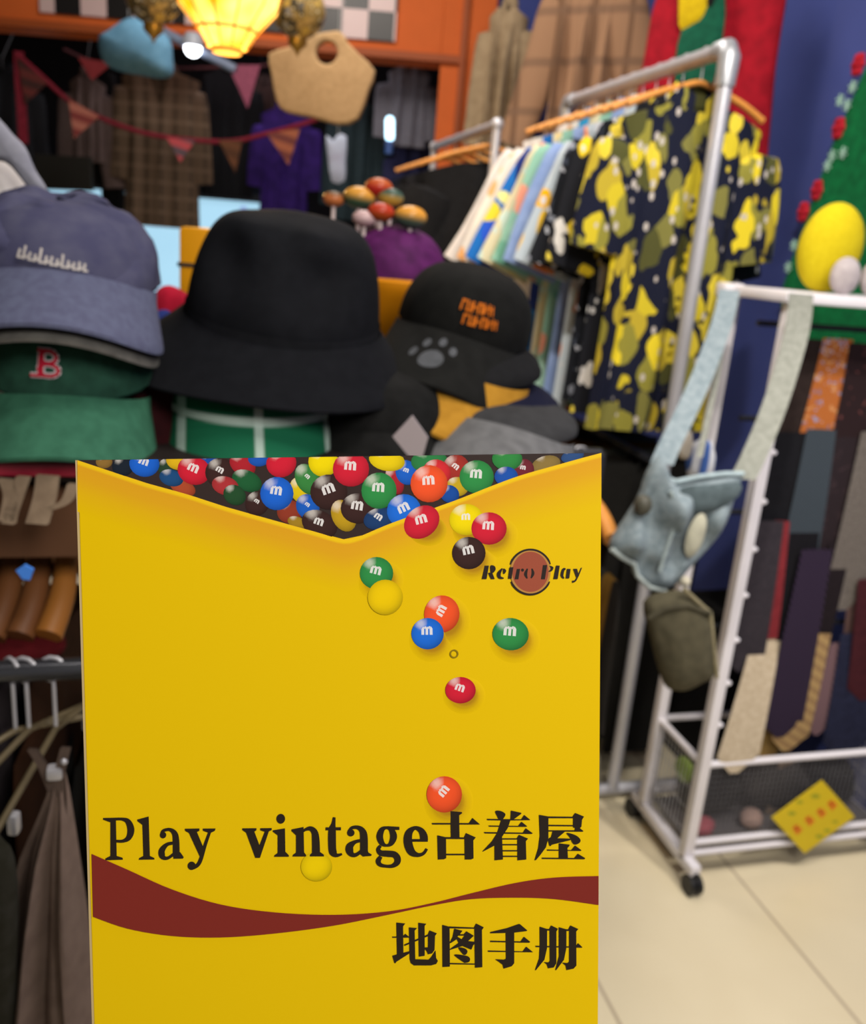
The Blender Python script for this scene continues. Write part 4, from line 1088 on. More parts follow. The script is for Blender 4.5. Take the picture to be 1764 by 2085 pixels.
# ------------------------------------------------------------------ caps
def capM(px, py, d, yaw=0.0, pitch=0.0, roll=0.0):
    """cap frame: front looks back along the view's heading"""
    return Matrix.Translation(atD(px, py, d)) @ Matrix.Rotation(-YAW + yaw, 4, 'Z') @ Matrix.Rotation(pitch, 4, 'X') @ Matrix.Rotation(roll, 4, 'Y')
def crown_pt(phi, t, a, b, h, off=0.0):
    """phi from the front (-Y), t height 0..1"""
    th = t * pi / 2
    r = cos(th) ** 0.62
    z = h * sin(th) ** 0.95
    k = 1 + 0.05 * max(0, cos(phi)) * (1 - t)
    return Vector(((a * r + off) * sin(phi), -(b * r * k + off) * cos(phi), z + off * .6 * t))
def cap(px, py, d, cmat, vmat, label, yaw=0.0, pitch=0.25, roll=0.0, a=.088, b=.098, h=.125, vl=.075, arch=.032, wrinkle=0.0, seed=0, button=True, vdrop=.02, vw=74, name='baseball_cap', strap=False, zc=.012, dents=()):
    M = capM(px, py, d, yaw, pitch, roll)
    o = thing(name, M @ Vector((0, 0, 0)), label, 'cap', 'caps on the hat shelf')
    m = MB()
    rows = []
    for i in range(19):
        t = i / 18 * .995
        row = []
        for k in range(48):
            p = crown_pt(2 * pi * k / 48, t, a, b, h)
            ridge = 1 - .012 * max(0, 1 - abs(((k / 48 * 6) % 1) - .5) * 0 - 12 * min((k / 48 * 6) % 1, 1 - (k / 48 * 6) % 1))
            if wrinkle:
                nn = noise.noise((p.x * 22 + seed, p.y * 22, p.z * 26)) + .6 * noise.noise((p.x * 45 + seed, p.y * 45, p.z * 60 + 3))
                p = p * (1 + wrinkle * nn * (0.3 + t))
            for (dx, dz, dd, sx_, sz_) in dents:
                if p.y < .02: p.y += dd * math.exp(-((p.x - dx) / sx_) ** 2 - ((p.z - dz) / sz_) ** 2)
            row.append(M @ Vector((p.x * ridge, p.y * ridge, p.z)))
        rows.append(row)
    idx = m.grid(rows, closed_u=True); m.fan(idx[-1], M @ Vector((0, 0, h)))
    rin = [[M @ Vector((q.x * .97, q.y * .97, q.z - .003)) for q in [crown_pt(2 * pi * k / 48, t, a, b, h) for k in range(48)]] for t in (0, .3, .6, .9)]
    i2 = m.grid(rin, closed_u=True, flip=True); m.fan(i2[-1], M @ Vector((0, 0, h * .95)), True)
    m.build('crown', cmat, o)
    m = MB()
    n, q = 34, 8
    def vp(s, t, w):
        phi = radians(vw) * s
        c0 = crown_pt(phi, 0.03, a, b, h)
        ln = vl * max(0.0, 1 - abs(s) ** 3.2) ** .5
        dirv = Vector((sin(phi) * .35, -1, 0)).normalized()
        p = c0 + dirv * (ln * t)
        p.z = zc - vdrop * t - arch * ((p.x / a) ** 2) * (.8 + .2 * t) + w
        return M @ p
    for w in (0.0018, -0.0018):
        m.grid([[vp(-1 + 2 * j / n, i / q, w) for j in range(n + 1)] for i in range(q + 1)], flip=w > 0)
    m.grid([[vp(-1 + 2 * j / n, 1, w) for j in range(n + 1)] for w in (.0018, -.0018)])
    m.build('visor', vmat, o)
    if button:
        m = MB(); m.ball(M @ Vector((0, 0, h + .002)), .009, 1, 1, .6); m.build('top_button', cmat, o)
    return o, M, (a, b, h)
def on_crown(mb, M, dims, pts, z0, sc, skew=0.0, off=.0016, uoff=0.0):
    """lay a flat mark (unit coordinates) onto the crown's front"""
    a, b, h = dims
    def P(x, y, o2):
        x = x * sc + uoff; z = z0 + y * sc + skew * x
        t = math.asin(max(0, min(.999, (z / h) ** (1 / .95)))) / (pi / 2)
        return M @ crown_pt(x / a * 1.05, t, a, b, h, o2)
    ids = [mb.vert(P(x, y, off)) for x, y in pts]
    bm = bmesh.new(); vs = [bm.verts.new((x, y, 0)) for x, y in pts]
    es = [bm.edges.new((vs[i], vs[(i + 1) % len(vs)])) for i in range(len(vs))]
    bmesh.ops.triangle_fill(bm, edges=es, use_beauty=True); bm.verts.index_update()
    for f in bm.faces: mb.face([ids[v.index] for v in f.verts])
    bm.free()
def bar(x0, y0, x1, y1, w):
    dx, dy = x1 - x0, y1 - y0; l = sqrt(dx * dx + dy * dy); nx, ny = -dy / l * w / 2, dx / l * w / 2
    n = 5
    return [(x0 + dx * k / n + nx, y0 + dy * k / n + ny) for k in range(n + 1)] + [(x0 + dx * k / n - nx, y0 + dy * k / n - ny) for k in range(n, -1, -1)]

# left stack
GREEN = cloth('356650', '2d5a46', 70)
GREEN_D = cloth('24483a', '1d3c30', 70)
g, GM, gd = cap(138, 752, .92, GREEN_D, GREEN, 'green cap with a red letter badge, lowest of the left hat stack', yaw=.33, pitch=.14, a=.086, h=.085, vl=.066, arch=.028, roll=.03, vdrop=.036, zc=.004)
m = MB()
def letter(w, ws):
    out = [bar(-.5, -.95, -.5, .95, ws), bar(-.85, .9, 0, .9, w), bar(-1.25, -1.0, 0, -.9, w)]
    for cx, cy, rx, ry in ((.0, .45, .6, .45), (.05, -.48, .72, .45)):
        p = [(cx + rx * cos(t * pi / 5), cy + ry * sin(t * pi / 5)) for t in range(11)]
        out += [bar(p[i][0], p[i][1], p[i + 1][0], p[i + 1][1], w * 1.15) for i in range(10)]
    return out
for q in letter(.40, .58): on_crown(m, GM, gd, q, .034, .0118, 0, .0018, -.010)
lo = m.build('letter_outline', cloth('c9c2c6'), g)
m = MB()
for q in letter(.22, .4): on_crown(m, GM, gd, q, .034, .0118, 0, .0026, -.010)
m.build('letter_badge', cloth('b01c34'), g)
cap(130, 556, .928, cloth('2c2c2e'), cloth('5a5854', '4c4a47'), 'grey visored cap pressed flat between the green cap and the lavender cap', yaw=.31, pitch=.12, a=.093, h=.05, vl=.076, arch=.034, vdrop=.040, zc=.012, roll=.035)
lav = cloth('4c4c62', '40405a', 40, .95, .3)
c1, M1, d1 = cap(124, 560, .925, lav, cloth('565a72', '4e5068', 120), 'washed lavender grey cap with small white stitched script, top of the left stack', yaw=.32, pitch=.10, roll=.035, a=.100, b=.1, h=.078, vl=.072, arch=.034, wrinkle=.11, seed=4, vdrop=.036, zc=.020, dents=[(-.012, .062, .034, .04, .02), (.05, .055, .02, .02, .026), (-.03, .02, .012, .05, .01), (.03, .024, .012, .03, .012)], button=False)
m = MB()
xx = -2.4
for k in range(13):
    hh = (.5, .8, .45, .4, .9, .45, .5, .4, .8, .45, .4, .5, .45)[k]
    on_crown(m, M1, d1, bar(xx, -.35, xx + .12, hh - .2, .17), .029, .0122, -.12, .005, .002); on_crown(m, M1, d1, bar(xx, -.3, xx + .3, -.25 + .2 * (k % 2), .15), .029, .0122, -.12, .005, .002)
    xx += .37
m.build('stitched_script', cloth('b9b2ae'), c1)
# pale cap and grey hat brim peeping in at the left
ph = planeD(20, 370, .98)
tag((lambda m: (m.pillow(ph, [ph.uv(*p) for p in ((-80, 330), (0, 328), (30, 345), (55, 390), (60, 430), (-40, 460), (-120, 420))], th=.12, rings=8, power=.5), m)[1])(MB()).build('white_hat', cloth('d3cdca', 'c6bfbc', 30)), 'off white hat behind the lavender cap at the left edge', 'hat')
ph = planeD(20, 320, .93)
tag((lambda m: (m.pillow(ph, [ph.uv(*p) for p in ((-60, 190), (0, 243), (28, 275), (52, 300), (72, 345), (96, 385), (88, 398), (66, 392), (40, 360), (10, 330), (-60, 300))], th=.02, rings=6, power=.5, amp=.002, fr=30), m)[1])(MB()).build('grey_hat_brim', cloth('8b8b96', '7c7c88', 50)), 'soft grey hat brim sticking up at the left edge', 'hat')
# maroon cap behind
cap(322, 800, 1.03, cloth('2c080c', '22060a'), cloth('2c080c', '22060a'), 'dark maroon cap wedged behind the green and plaid caps', yaw=.1, pitch=.1, a=.072, h=.07, vl=.06, vdrop=.05)
# plaid cap
PL = plaid('125238', 'b4c4bc', 'b4c4bc', 26, 30, .09)
cap(515, 822, 1.0, PL, plaid('135a3e', 'aebfb8', 'aebfb8', 26, 26, .09), 'green plaid cap with white lines under the black bucket hat', yaw=.2, pitch=.16, roll=.0, a=.092, h=.05, vl=.070, arch=.020, vw=70, vdrop=.046)
# black hat with a white label
bh, BM, bd = cap(775, 850, 1.05, cloth('161616', '101010', 60), cloth('181818', '121212'), 'black cap with a white swing label beside the plaid cap', yaw=.1, pitch=.1, a=.085, h=.06, vl=.05, vdrop=.04)
pt = planeD(835, 885, .865, 0, .2)
m = MB(); m.slab(pt, [pt.uv(*p) for p in ((800, 888), (840, 845), (872, 890), (858, 940), (830, 925))], th=.0015); m.build('swing_label', plain('b5aab0', .8, .2), bh, False)
# black bucket hat
def bucket():
    P = atD(578, 657, 1.02)
    M = Matrix.Translation(P) @ Matrix.Rotation(-YAW, 4, 'Z') @ Matrix.Rotation(.16, 4, 'X') @ Matrix.Rotation(radians(5.5), 4, 'Y')
    o = thing('bucket_hat', P - Vector((0, 0, .05)), 'large black bucket hat with pinched crown, set over the plaid cap', 'hat')
    BL = cloth('0f1015', '0b0c11', 60, .9, .2)
    prof = [(.1135, .0), (.112, .02), (.109, .042), (.104, .065), (.096, .086), (.085, .101), (.070, .112), (.050, .117), (.026, .119), (.001, .119)]
    prof = smooth(prof, 3, False)
    def cp(r, z, q):
        x, y = r * .97 * cos(q), r * sin(q) * 1.0
        f = z / .15
        for (cx, cz, dep, sx, sz) in ((-.052, .078, .034, .036, .036), (.045, .072, .03, .04, .034), (0, .122, .03, .026, .04)):
            if sin(q) < .3: 
                w = math.exp(-((x - cx) / sx) ** 2 - ((z - cz) / sz) ** 2)
                y += dep * w * (1 if sin(q) < 0 else .3)
        x += .004 * noise.noise((x * 14, y * 14, z * 14)) * f
        return M @ Vector((x, y, z + .004 * noise.noise((x * 16 + 5, y * 16, 0)) * f))
    m = MB()
    idx = m.grid([[cp(r, z, 2 * pi * k / 64) for k in range(64)] for r, z in prof], closed_u=True)
    m.build('crown', BL, o)
    m = MB()
    def bp(t, q, w):
        r = .1125 + .046 * t
        x, y = r * cos(q) * (1 + (.07 - .07 * cos(q)) * t), r * sin(q) * (1 + .12 * t)
        z = .004 - .052 * t - .010 * t * sin(2 * q + .6) + .004 * t * sin(3 * q + 1)
        return M @ Vector((x, y, z + w))
    for w in (.0012, -.0012):
        m.grid([[bp(i / 8, 2 * pi * k / 64, w) for k in range(64)] for i in range(9)], closed_u=True, flip=w > 0)
    m.grid([[bp(1, 2 * pi * k / 64, w) for k in range(64)] for w in (.0012, -.0012)], closed_u=True)
    m.build('brim', BL, o)
    m = MB(); m.grid([[M @ Vector((r * .97 * cos(q), r * sin(q), z)) for q in [2 * pi * k / 64 for k in range(64)]] for r, z in ((.1142, .000), (.1142, .014))], closed_u=True); m.build('hat_band', cloth('1a1b20', '15161a', 60), o)
bucket()
# right stack
cap(1032, 842, 1.09, cloth('3a3a3c'), cloth('6c6c6e', '5e5e60'), 'grey cap with pale grey curved visor, lowest of the right stack', yaw=-.12, pitch=.08, roll=.15, a=.090, h=.022, vl=.080, arch=.032, vw=86, vdrop=.030)
nv, NM, nd = cap(1005, 812, 1.12, cloth('14162c'), cloth('15183a', '111430'), 'navy cap with a pale chevron, second from the bottom of the right stack', yaw=-.2, pitch=.10, roll=.17, a=.088, h=.024, vl=.080, arch=.030, vw=84, vdrop=.046)
m = MB()
for q in (bar(-1.7, .55, 0, -.3, .3), bar(0, -.3, 2.0, .8, .3)): on_crown(m, NM, nd, q, .012, .014, .0, .004, -.004)
m.build('chevron_mark', cloth('9a9aa2'), nv)
yv, YM, yd = cap(966, 738, 1.12, cloth('1a1a1c'), cloth('b0802a', 'a07222'), 'black cap with a mustard yellow visor in the right stack', yaw=-.42, pitch=.12, roll=.16, a=.085, h=.026, vl=.076, arch=.026, vw=80, vdrop=.046)
bk, BKM, bkd = cap(945, 668, 1.14, cloth('141413', '0f0f0e', 60), cloth('191918', '141413', 60), 'black cap with orange stitched words and a grey paw print, top of the right stack', yaw=-.17, pitch=.12, roll=.20, a=.086, b=.095, h=.078, vl=.072, arch=.024, button=False, vdrop=.046, vw=84)
m = MB()
for row, (y0, n, x0) in enumerate(((.62, 6, -1.9), (-.62, 6, -1.3))):
    for k in range(n):
        x = x0 + k * .62
        hh = .5
        on_crown(m, BKM, bkd, bar(x, y0 - hh, x, y0 + hh, .2), .040, .0115, 0, .0022, .022)
        on_crown(m, BKM, bkd, bar(x, y0 + (.4, -.4, 0, .4, -.4, .1)[k], x + .42, y0 + (.4, -.4, 0, .4, .3, .1)[k], .2), .040, .0115, 0, .0022, .022)
        if k % 2: on_crown(m, BKM, bkd, bar(x + .4, y0 - hh, x + .4, y0 + hh * .8, .17), .040, .0115, 0, .0022, .022)
m.build('stitched_words', cloth('c4691c', 'b25c16', 90), bk)
m = MB()
def on_visor(x, y, r, sx=1.0):
    pts = []
    for k in range(14):
        q = 2 * pi * k / 14
        X, Yv = x + r * sx * cos(q), y + r * sin(q)
        ph = X / .086
        base = crown_pt(ph, .03, .086, .095, .078)
        t = (-(Yv) - (-base.y)) / .072
        pts.append(BKM @ Vector((X, Yv, .0150 - .046 * t - .024 * ((X / .086) ** 2) * (.8 + .2 * t))))
    ids = [m.vert(p) for p in pts]; m.face(ids)
on_visor(-.012, -.140, .012, 1.25)
for (x, y) in ((-.036, -.128), (-.024, -.118), (-.006, -.116), (.009, -.124)): on_visor(x, y, .0058, .8)
m.build('paw_print', cloth('55575c', '4a4c50', 60), bk)

# ================================================================== things standing behind the hats
# lollipop stand: mustard tub, purple dome, lollipops stuck in it
LP = atD(800, 600, 1.32)
ls = thing('lollipop_stand', (LP.x, LP.y, SHZ), 'mustard tub with a purple dome for lollipops behind the bucket hat', 'lollipop stand')
zr = atD(800, 572, 1.32).z
m = MB(); m.lathe((LP.x, LP.y, 0), [(.058, SHZ), (.066, SHZ + .03), (.076, zr - .02), (.082, zr - .012), (.083, zr + .002), (.078, zr + .006), (.0, zr + .006)], 40); m.build('tub', plain('d8880c', .35, .5), ls)
m = MB(); m.lathe((LP.x, LP.y, 0), [(.078 * cos(t * pi / 20) ** .8, zr + .006 + .072 * sin(t * pi / 20)) for t in range(11)], 40)
m.v = [p + Vector((0, 0, .004 * noise.noise(p * 60))) for p in m.v]; m.build('dome', cloth('5c1f5c', '481648', 60, .7), ls)
m = MB(); q = atD(882, 580, 1.24); m.ball(q, .010, 1, .5, 1); m.build('round_badge', plain('e0a04a', .4, .4), ls)
LOL = [(680, 405, .015, 'dark green and orange lollipop at the left of the purple dome', '2a3a28', 'c07040'), (732, 402, .022, 'orange and green ringed lollipop left of the red one', '3c5a44', 'd0943c'), (772, 382, .019, 'red topped lollipop, highest on the purple dome', 'b02c24', 'b85a2c'),
       (796, 402, .018, 'grey green lollipop with yellow rim beside the red one', '41584e', 'c89a3a'), (776, 432, .018, 'rust orange lollipop low in front of the purple dome', 'a4501c', 'b03a22'), (836, 442, .022, 'orange and green lollipop at the right of the purple dome', '46584a', 'd8963a'), (742, 445, .016, 'pale pink lollipop low at the left of the dome', 'b58a88', 'c4a4a4')]
for k, (x, y, r, lab, c1_, c2_) in enumerate(LOL):
    dd = 1.30 - (.04 if k in (4, 6, 5) else 0)
    c = atD(x, y, dd)
    rr_ = min(.95, sqrt((c.x - LP.x) ** 2 + (c.y - LP.y) ** 2) / .078)
    base = Vector((c.x, c.y, zr + .006 + .072 * sqrt(1 - rr_ ** 2) ** 1.1 - .012))
    o = thing('lollipop', base, lab, 'lollipop', 'lollipops on the purple dome')
    m = MB(); m.ball(c, r, 1.1, .8, .72, seg=20); m.build('candy_head', striped(c2_, c1_, 45, (.1, 0, 1), .5, .25, .25), o)
    m = MB(); m.tube([base, c], .0032, 8); m.build('stick', plain('dcc9c6', .5, .3), o)
# mustard box and red cloth between the caps
pb = planeD(400, 530, 1.30)
bx = thing('yellow_box', pb.at(0, -.05), 'mustard yellow box with a dark line between the lavender cap and bucket hat', 'box')
m = MB(); c = pb.at(*pb.uv(430, 552)); m.box((c.x, c.y + .04, (c.z + .06 + SHZ) / 2), .075, .08, c.z + .06 - SHZ, Matrix.Rotation(-YAW, 3, 'Z'), .008); m.build('box_body', plain('e29a0c', .4, .4), bx)
m = MB(); m.box((c.x, c.y + .04, c.z + .006), .078, .083, .006, Matrix.Rotation(-YAW, 3, 'Z'), .001); m.build('dark_band', plain('302c2c', .5, .3), bx, False)
heap('red_cloth', atD(352, 645, 1.15), .032, .03, .038, cloth('c01c38', 'a0142c'), 'bright red cloth between the lavender cap and the bucket hat', 'cloth', 9)
heap('blue_cloth', atD(335, 690, 1.12), .022, .025, .035, cloth('2c3c86', '222f6c'), 'dark blue cloth under the red cloth', 'cloth', 10)

# ================================================================== second rack with black shirts
R2 = thing('garment_rack', HP(-.02, 3.0, 0), 'chrome garment rack with black shirts in front of the orange pillar', 'clothes rack')
a, b_ = atG(1013, 252, 2.95), atG(885, 300, 3.75)
zt = (a.z + b_.z) / 2; a.z = b_.z = zt
m = MB(); m.tube([a, b_], .014, 12); m.build('hanging_rail', STEEL, R2)
for q in (a, b_):
    m = MB(); m.tube([(q.x, q.y, .02), q], .014, 12); m.build('upright', STEEL, R2)
    m = MB(); m.ball(q, .02); m.build('elbow_joint', STEEL, R2)
    m = MB(); m.box((q.x, q.y, .012), .4, .04, .024, None, .004); m.build('foot', STEEL, R2)
BKL = ['faded black shirt nearest on the chrome rack', 'black shirt second on the chrome rack', 'charcoal shirt third on the chrome rack', 'black shirt fourth on the chrome rack', 'dark navy shirt farthest on the chrome rack']
for k in range(5):
    t = .08 + .17 * k
    p = a.lerp(b_, t)
    hanger((p.x, p.y, zt + .014), radians(-12 + 3 * k), .40, 'wooden hanger of the ' + BKL[k], 'wooden hangers on the chrome rack')
    shirt((p.x, p.y, zt - .01), radians(-12 + 3 * k), .40, .78, cloth(('1b1b1d', '161618', '26262a', '141416', '1a1e2c')[k]), BKL[k], 'shirt', 'black_shirt', 'black shirts on the chrome rack', sl=.26, ang=.3, T=.05, seed=k * 2.2, collar=False)

# ================================================================== garments hung on the blue wall
def wall_hang(px_l, px_r, py_t, py_b, g, rz, mat, label, name, cat, **kw):
    c = atG((px_l + px_r) / 2, py_t, g); l = atG(px_l, py_t, g); r = atG(px_r, py_t, g)
    W = (r - l).length
    L = (atG((px_l + px_r) / 2, py_t, g) - atG((px_l + px_r) / 2, py_b, g)).length
    return shirt((c.x, c.y, c.z), rz, W, L, mat, label, cat, name, drop=0.0, **kw)
BRC = cloth('a08c70', '8e7a60', 30)
sh = wall_hang(996, 1082, 10, 345, 4.25, -YAW - .4, BRC, 'olive brown coat hanging beside the orange pillar', 'brown_coat', 'coat', sl=.45, ang=.10, T=.10, fold=.02, seed=2, flare=1.1, r0=.06, r1=.05)
wall_hang(1140, 1290, -70, 330, 3.55, -YAW - .45, plaid('947258', '664c3a', '745a48', 20, 12, .14), 'tan plaid shirt hanging on the blue wall', 'plaid_shirt', 'shirt', sl=.5, ang=.28, T=.08, fold=.02, seed=5, r0=.09, r1=.06)
# football shirt: red sides, yellow and green front
fs = wall_hang(1395, 1570, -120, 540, 2.9, -YAW - .55, cloth('9c1424', '86101e', 30), 'red football shirt with yellow and green front on the blue wall', 'football_shirt', 'shirt', sl=.50, ang=.06, T=.08, fold=.018, seed=8, flare=1.0)
M = Matrix.Translation(atG(1481, -120, 2.9)) @ Matrix.Rotation(-YAW - .55, 4, 'Z')
Pf = Plane(M @ Vector((0, -.068, 0)), M.to_3x3() @ Vector((1, 0, 0)), ZV)
m = MB(); m.pillow(Pf, [Pf.uv(*p) for p in ((1392, -100), (1450, -100), (1445, 20), (1425, 45), (1388, 62), (1382, 20))], th=.02, rings=5, power=.3, sm=2); m.build('yellow_panel', cloth('c9ac14', 'b89c10'), fs)
m = MB(); m.pillow(Pf, [Pf.uv(*p) for p in ((1388, 62), (1425, 40), (1445, 0), (1470, -60), (1478, 30), (1462, 130), (1440, 200), (1380, 200), (1375, 130))], th=.02, rings=5, power=.3, sm=2); m.build('green_panel', cloth('14543e', '0f4634'), fs)
m = MB(); m.pillow(Pf, [Pf.uv(*p) for p in ((1435, -90), (1462, -90), (1460, 10), (1442, 25))], th=.03, rings=4, power=.3, sm=2); m.build('dark_badge', cloth('1a1a1a'), fs)
# green holiday cape with red flowers and white snowflakes along its edge
Xc = 1.70
pc_ = Plane((Xc, 2.2, 1.4), (0, -1, 0), ZV)
out = [pc_.uv(*p) for p in ((1775, 110), (1735, 205), (1700, 285), (1668, 370), (1640, 450), (1612, 530), (1590, 600), (1600, 760), (1640, 900), (1900, 900), (2000, 500), (1950, 100))]
cp_ = thing('holiday_cape', pc_.at((out[6][0] + out[9][0]) / 2, out[8][1]), 'green holiday cape with red flowers and snowflakes along its slanting edge', 'cape')
m = MB(); m.pillow(pc_, out, th=.014, rings=10, amp=.014, fr=9, seed=2, power=.3, sm=1); m.build('cape_cloth', cloth('0c6a3a', '095830', 40), cp_)
FLR = [(1752, 132), (1712, 262), (1668, 388), (1640, 432)]
for k, (x, y) in enumerate(FLR):
    u, v = pc_.uv(x, y)
    m = MB()
    for t in range(6): m.ball(pc_.at(u + .013 * cos(t * pi / 3), v + .018 * sin(t * pi / 3), .006), .013, .6, 1, 1, seg=10)
    m.ball(pc_.at(u, v, .014), .008, seg=8)
    m.build('red_flower', cloth('b02030', '9a1826'), cp_)
for k, (x, y) in enumerate(((1742, 178), (1730, 215), (1716, 205), (1722, 312), (1700, 318), (1690, 338), (1655, 470), (1622, 500), (1610, 545))):
    u, v = pc_.uv(x, y); m = MB()
    for t in range(3):
        d = Vector((0, cos(t * pi / 3 + .3), sin(t * pi / 3 + .3))) * .016
        m.tube([pc_.at(u, v, .008) - d, pc_.at(u, v, .008) + d], .003, 6)
    m.build('snowflake', cloth('9cc0b0'), cp_)

# ================================================================== dim room behind the opening
def far_shirt(x0, x1, y0, y1, g, c, label, name='jacket', cat='jacket', mat=None, **kw):
    c_ = atG((x0 + x1) / 2, y0, g); s_ = (c_ - EYE).dot(R0)
    k = dict(sl=.45, ang=.10, T=.08, fold=.012, r0=.07, r1=.055, flat=.3, hook=HP(s_, 5.2, 2.404)); k.update(kw)
    return wall_hang(x0, x1, y0, y1, g, -YAW, mat or cloth(c), label, name, cat, group='clothes in the dim room at the back', **k)
rl = thing('clothes_rail', HP(-1.6, 5.2, 2.12), 'dark rail carrying clothes in the dim back room', 'clothes rail')
m = MB(); m.tube([HP(-3.4, 5.2, 2.42), HP(.1, 5.2, 2.42)], .015, 10); m.build('rail_tube', plain('2c2c30', .5, .4), rl)
for s in (-3.3, 0.0):
    m = MB(); m.tube([HP(s, 5.2, 0), HP(s, 5.2, 2.42)], .015, 10); m.build('rail_post', plain('2c2c30', .5, .4), rl)
far_shirt(-60, 70, 140, 360, 5.0, '1c1d22', 'black jacket at the far left of the back rail', seed=1)
far_shirt(140, 215, 150, 330, 5.12, '5a4c4a', 'dusky pink grey shirt on the back rail', 'shirt', 'shirt', seed=2)
far_shirt(200, 250, 160, 440, 5.35, '1a191b', 'black coat beside the brown plaid coat', 'coat', 'coat', seed=3)
far_shirt(246, 408, 138, 462, 5.1, '5a4a3c', 'brown plaid coat in the middle of the back rail', 'plaid_coat', 'coat', mat=plaid('5a4a3c', '41362c', '6a594a', 26, 26, .22), seed=4, vneck=.16, collar=True)
far_shirt(408, 520, 140, 400, 5.3, '16171b', 'black jacket right of the brown plaid coat', seed=5)
far_shirt(532, 636, 215, 480, 5.05, '321f62', 'deep purple top on the back rail', 'purple_top', 'top', mat=cloth('35206c', '281854', 20), seed=6, sl=.3)
far_shirt(690, 772, 200, 450, 5.25, '2c3a40', 'dark teal jacket on the back rail', seed=7)
far_shirt(792, 880, 128, 300, 4.95, '6c6a74', 'grey shirt beside the orange pillar', 'shirt', 'shirt', seed=8, sl=.25)
far_shirt(805, 890, 285, 420, 5.15, '2e3052', 'dark navy shirt below the grey shirt', 'shirt', 'shirt', seed=9, sl=.2)
far_shirt(505, 575, 165, 300, 5.45, '3c2c2a', 'dark brown shirt above the purple top', 'shirt', 'shirt', seed=10, sl=.2)
pb2 = planeG(130, 350, 4.9)
tag((lambda m: (m.slab(pb2, [pb2.uv(*p) for p in ((76, 316), (188, 322), (190, 388), (78, 384))], th=.03, bev=.003), m)[1])(MB()).build('black_board', plain('1c1b18', .6, .3), None, False), 'small black board hanging in front of the bright window', 'board')
# bunting
CR = cloth('7c2434', '6a1c2a')
GN = 4.45
def bpt(x, y): return atG(x, y, GN)
bt = thing('bunting', bpt(290, 300), 'string of striped triangular flags drooping across the opening', 'bunting')
m = MB(); m.tube([bpt(*p) for p in smooth([(32, 108), (90, 160), (140, 205), (200, 238), (290, 270), (380, 284), (470, 288), (545, 272), (640, 245), (700, 215)], 4, False)], .011, 8); m.build('cord', CR, bt)
pbn = planeG(300, 250, GN - .01)
FL = [((36, 118), (98, 168), (52, 212), '5c2a28', '3c2422'), ((140, 200), (202, 238), (152, 282), 'a8685a', '7c3a38'), ((340, 280), (398, 286), (368, 330), 'b04a50', '5a4a52'), ((446, 286), (494, 286), (480, 352), '5c3a26', '4c3020'), ((544, 272), (612, 262), (588, 336), '9a5a40', '6c3a34')]
for k, (p, q, r, c1_, c2_) in enumerate(FL):
    m = MB(); m.slab(pbn, [pbn.uv(*p), pbn.uv(*q), pbn.uv(*r)], th=.006); m.build('flag', striped(c1_, c2_, 28, (.25, 0, 1), .5, .1), bt, False)
bt2 = thing('bunting', bpt(330, 130), 'upper string of plain red and pink flags close below the beam', 'bunting')
m = MB(); m.tube([bpt(*p) for p in smooth([(130, 100), (200, 128), (300, 138), (420, 138), (470, 134), (535, 134), (600, 118)], 4, False)], .006, 8); m.build('cord', cloth('4c2a30'), bt2)
for k, (p, q, r, c) in enumerate((((162, 118), (232, 130), (190, 165), '7a2c30'), ((466, 134), (532, 134), (506, 222), '8a4a60'))):
    m = MB(); m.slab(pbn, [pbn.uv(*p), pbn.uv(*q), pbn.uv(*r)], th=.006, w0=.012); m.build('flag', cloth(c), bt2, False)
rb = thing('crimson_ribbon', bpt(42, 290), 'crimson ribbon hanging down at the left of the opening', 'ribbon')
m = MB(); strip(m, [bpt(38, 105), bpt(40, 160), bpt(44, 220), bpt(48, 292)], .045, .004); m.build('ribbon_cloth', CR, rb)

# ================================================================== hanging things under the beam
# blue cap shape hanging
pbl = planeG(280, 100, 3.5)
o = thing('blue_sunhat', pbl.at(0, -.12), 'soft light blue felt hat hanging below the beam', 'hat')
m = MB(); m.pillow(pbl, [pbl.uv(*p) for p in ((262, 36), (300, 44), (345, 78), (352, 120), (352, 152), (330, 160), (290, 154), (240, 144), (208, 122), (200, 78), (222, 62))], th=.16, rings=10, power=.5, amp=.006, fr=9, seed=1); m.build('felt_shape', cloth('5f8cab', '54809e', 40), o)
m = MB(); m.tube([pbl.at(*pbl.uv(262, 38)), pbl.at(pbl.uv(262, 38)[0], 3 - pbl.o.z)], .0012, 6); m.build('hanging_thread', plain('9a9a9a', .5, .3), o)
# beige tote
pto = planeG(655, 170, 3.4)
tt = thing('tote_bag', pto.at(0, -.2), 'beige flat tote bag with a round cut handle hanging below the beam', 'bag')
uvs = [pto.uv(*p) for p in ((628, 84), (690, 72), (704, 90), (730, 118), (760, 148), (748, 185), (728, 240), (690, 250), (640, 236), (588, 226), (570, 205), (560, 150), (556, 116), (596, 104))]
uh = [pto.uv(668 + 27 * cos(t), 111 + 29 * sin(t)) for t in [2 * pi * k / 24 for k in range(24)]]
m = MB(); m.slab(pto, smooth(uvs, 2), [uh], th=.03, bev=.008); m.build('bag_panel', cloth('b0916a', 'a3855f', 60), tt)
m = MB(); m.tube([pto.at(*pto.uv(670 + 29 * cos(t), 111 + 31 * sin(t)), .02) for t in [2 * pi * k / 24 for k in range(25)]], .010, 8); m.build('handle_rim', cloth('9a7c56'), tt)
m = MB()
for x, y in ((640, 84), (690, 76)): u, v = pto.uv(x, y); m.tube([pto.at(u, v), pto.at(u, 3 - pto.o.z)], .0012, 6)
m.build('hanging_thread', plain('9a9a9a', .5, .3), tt)
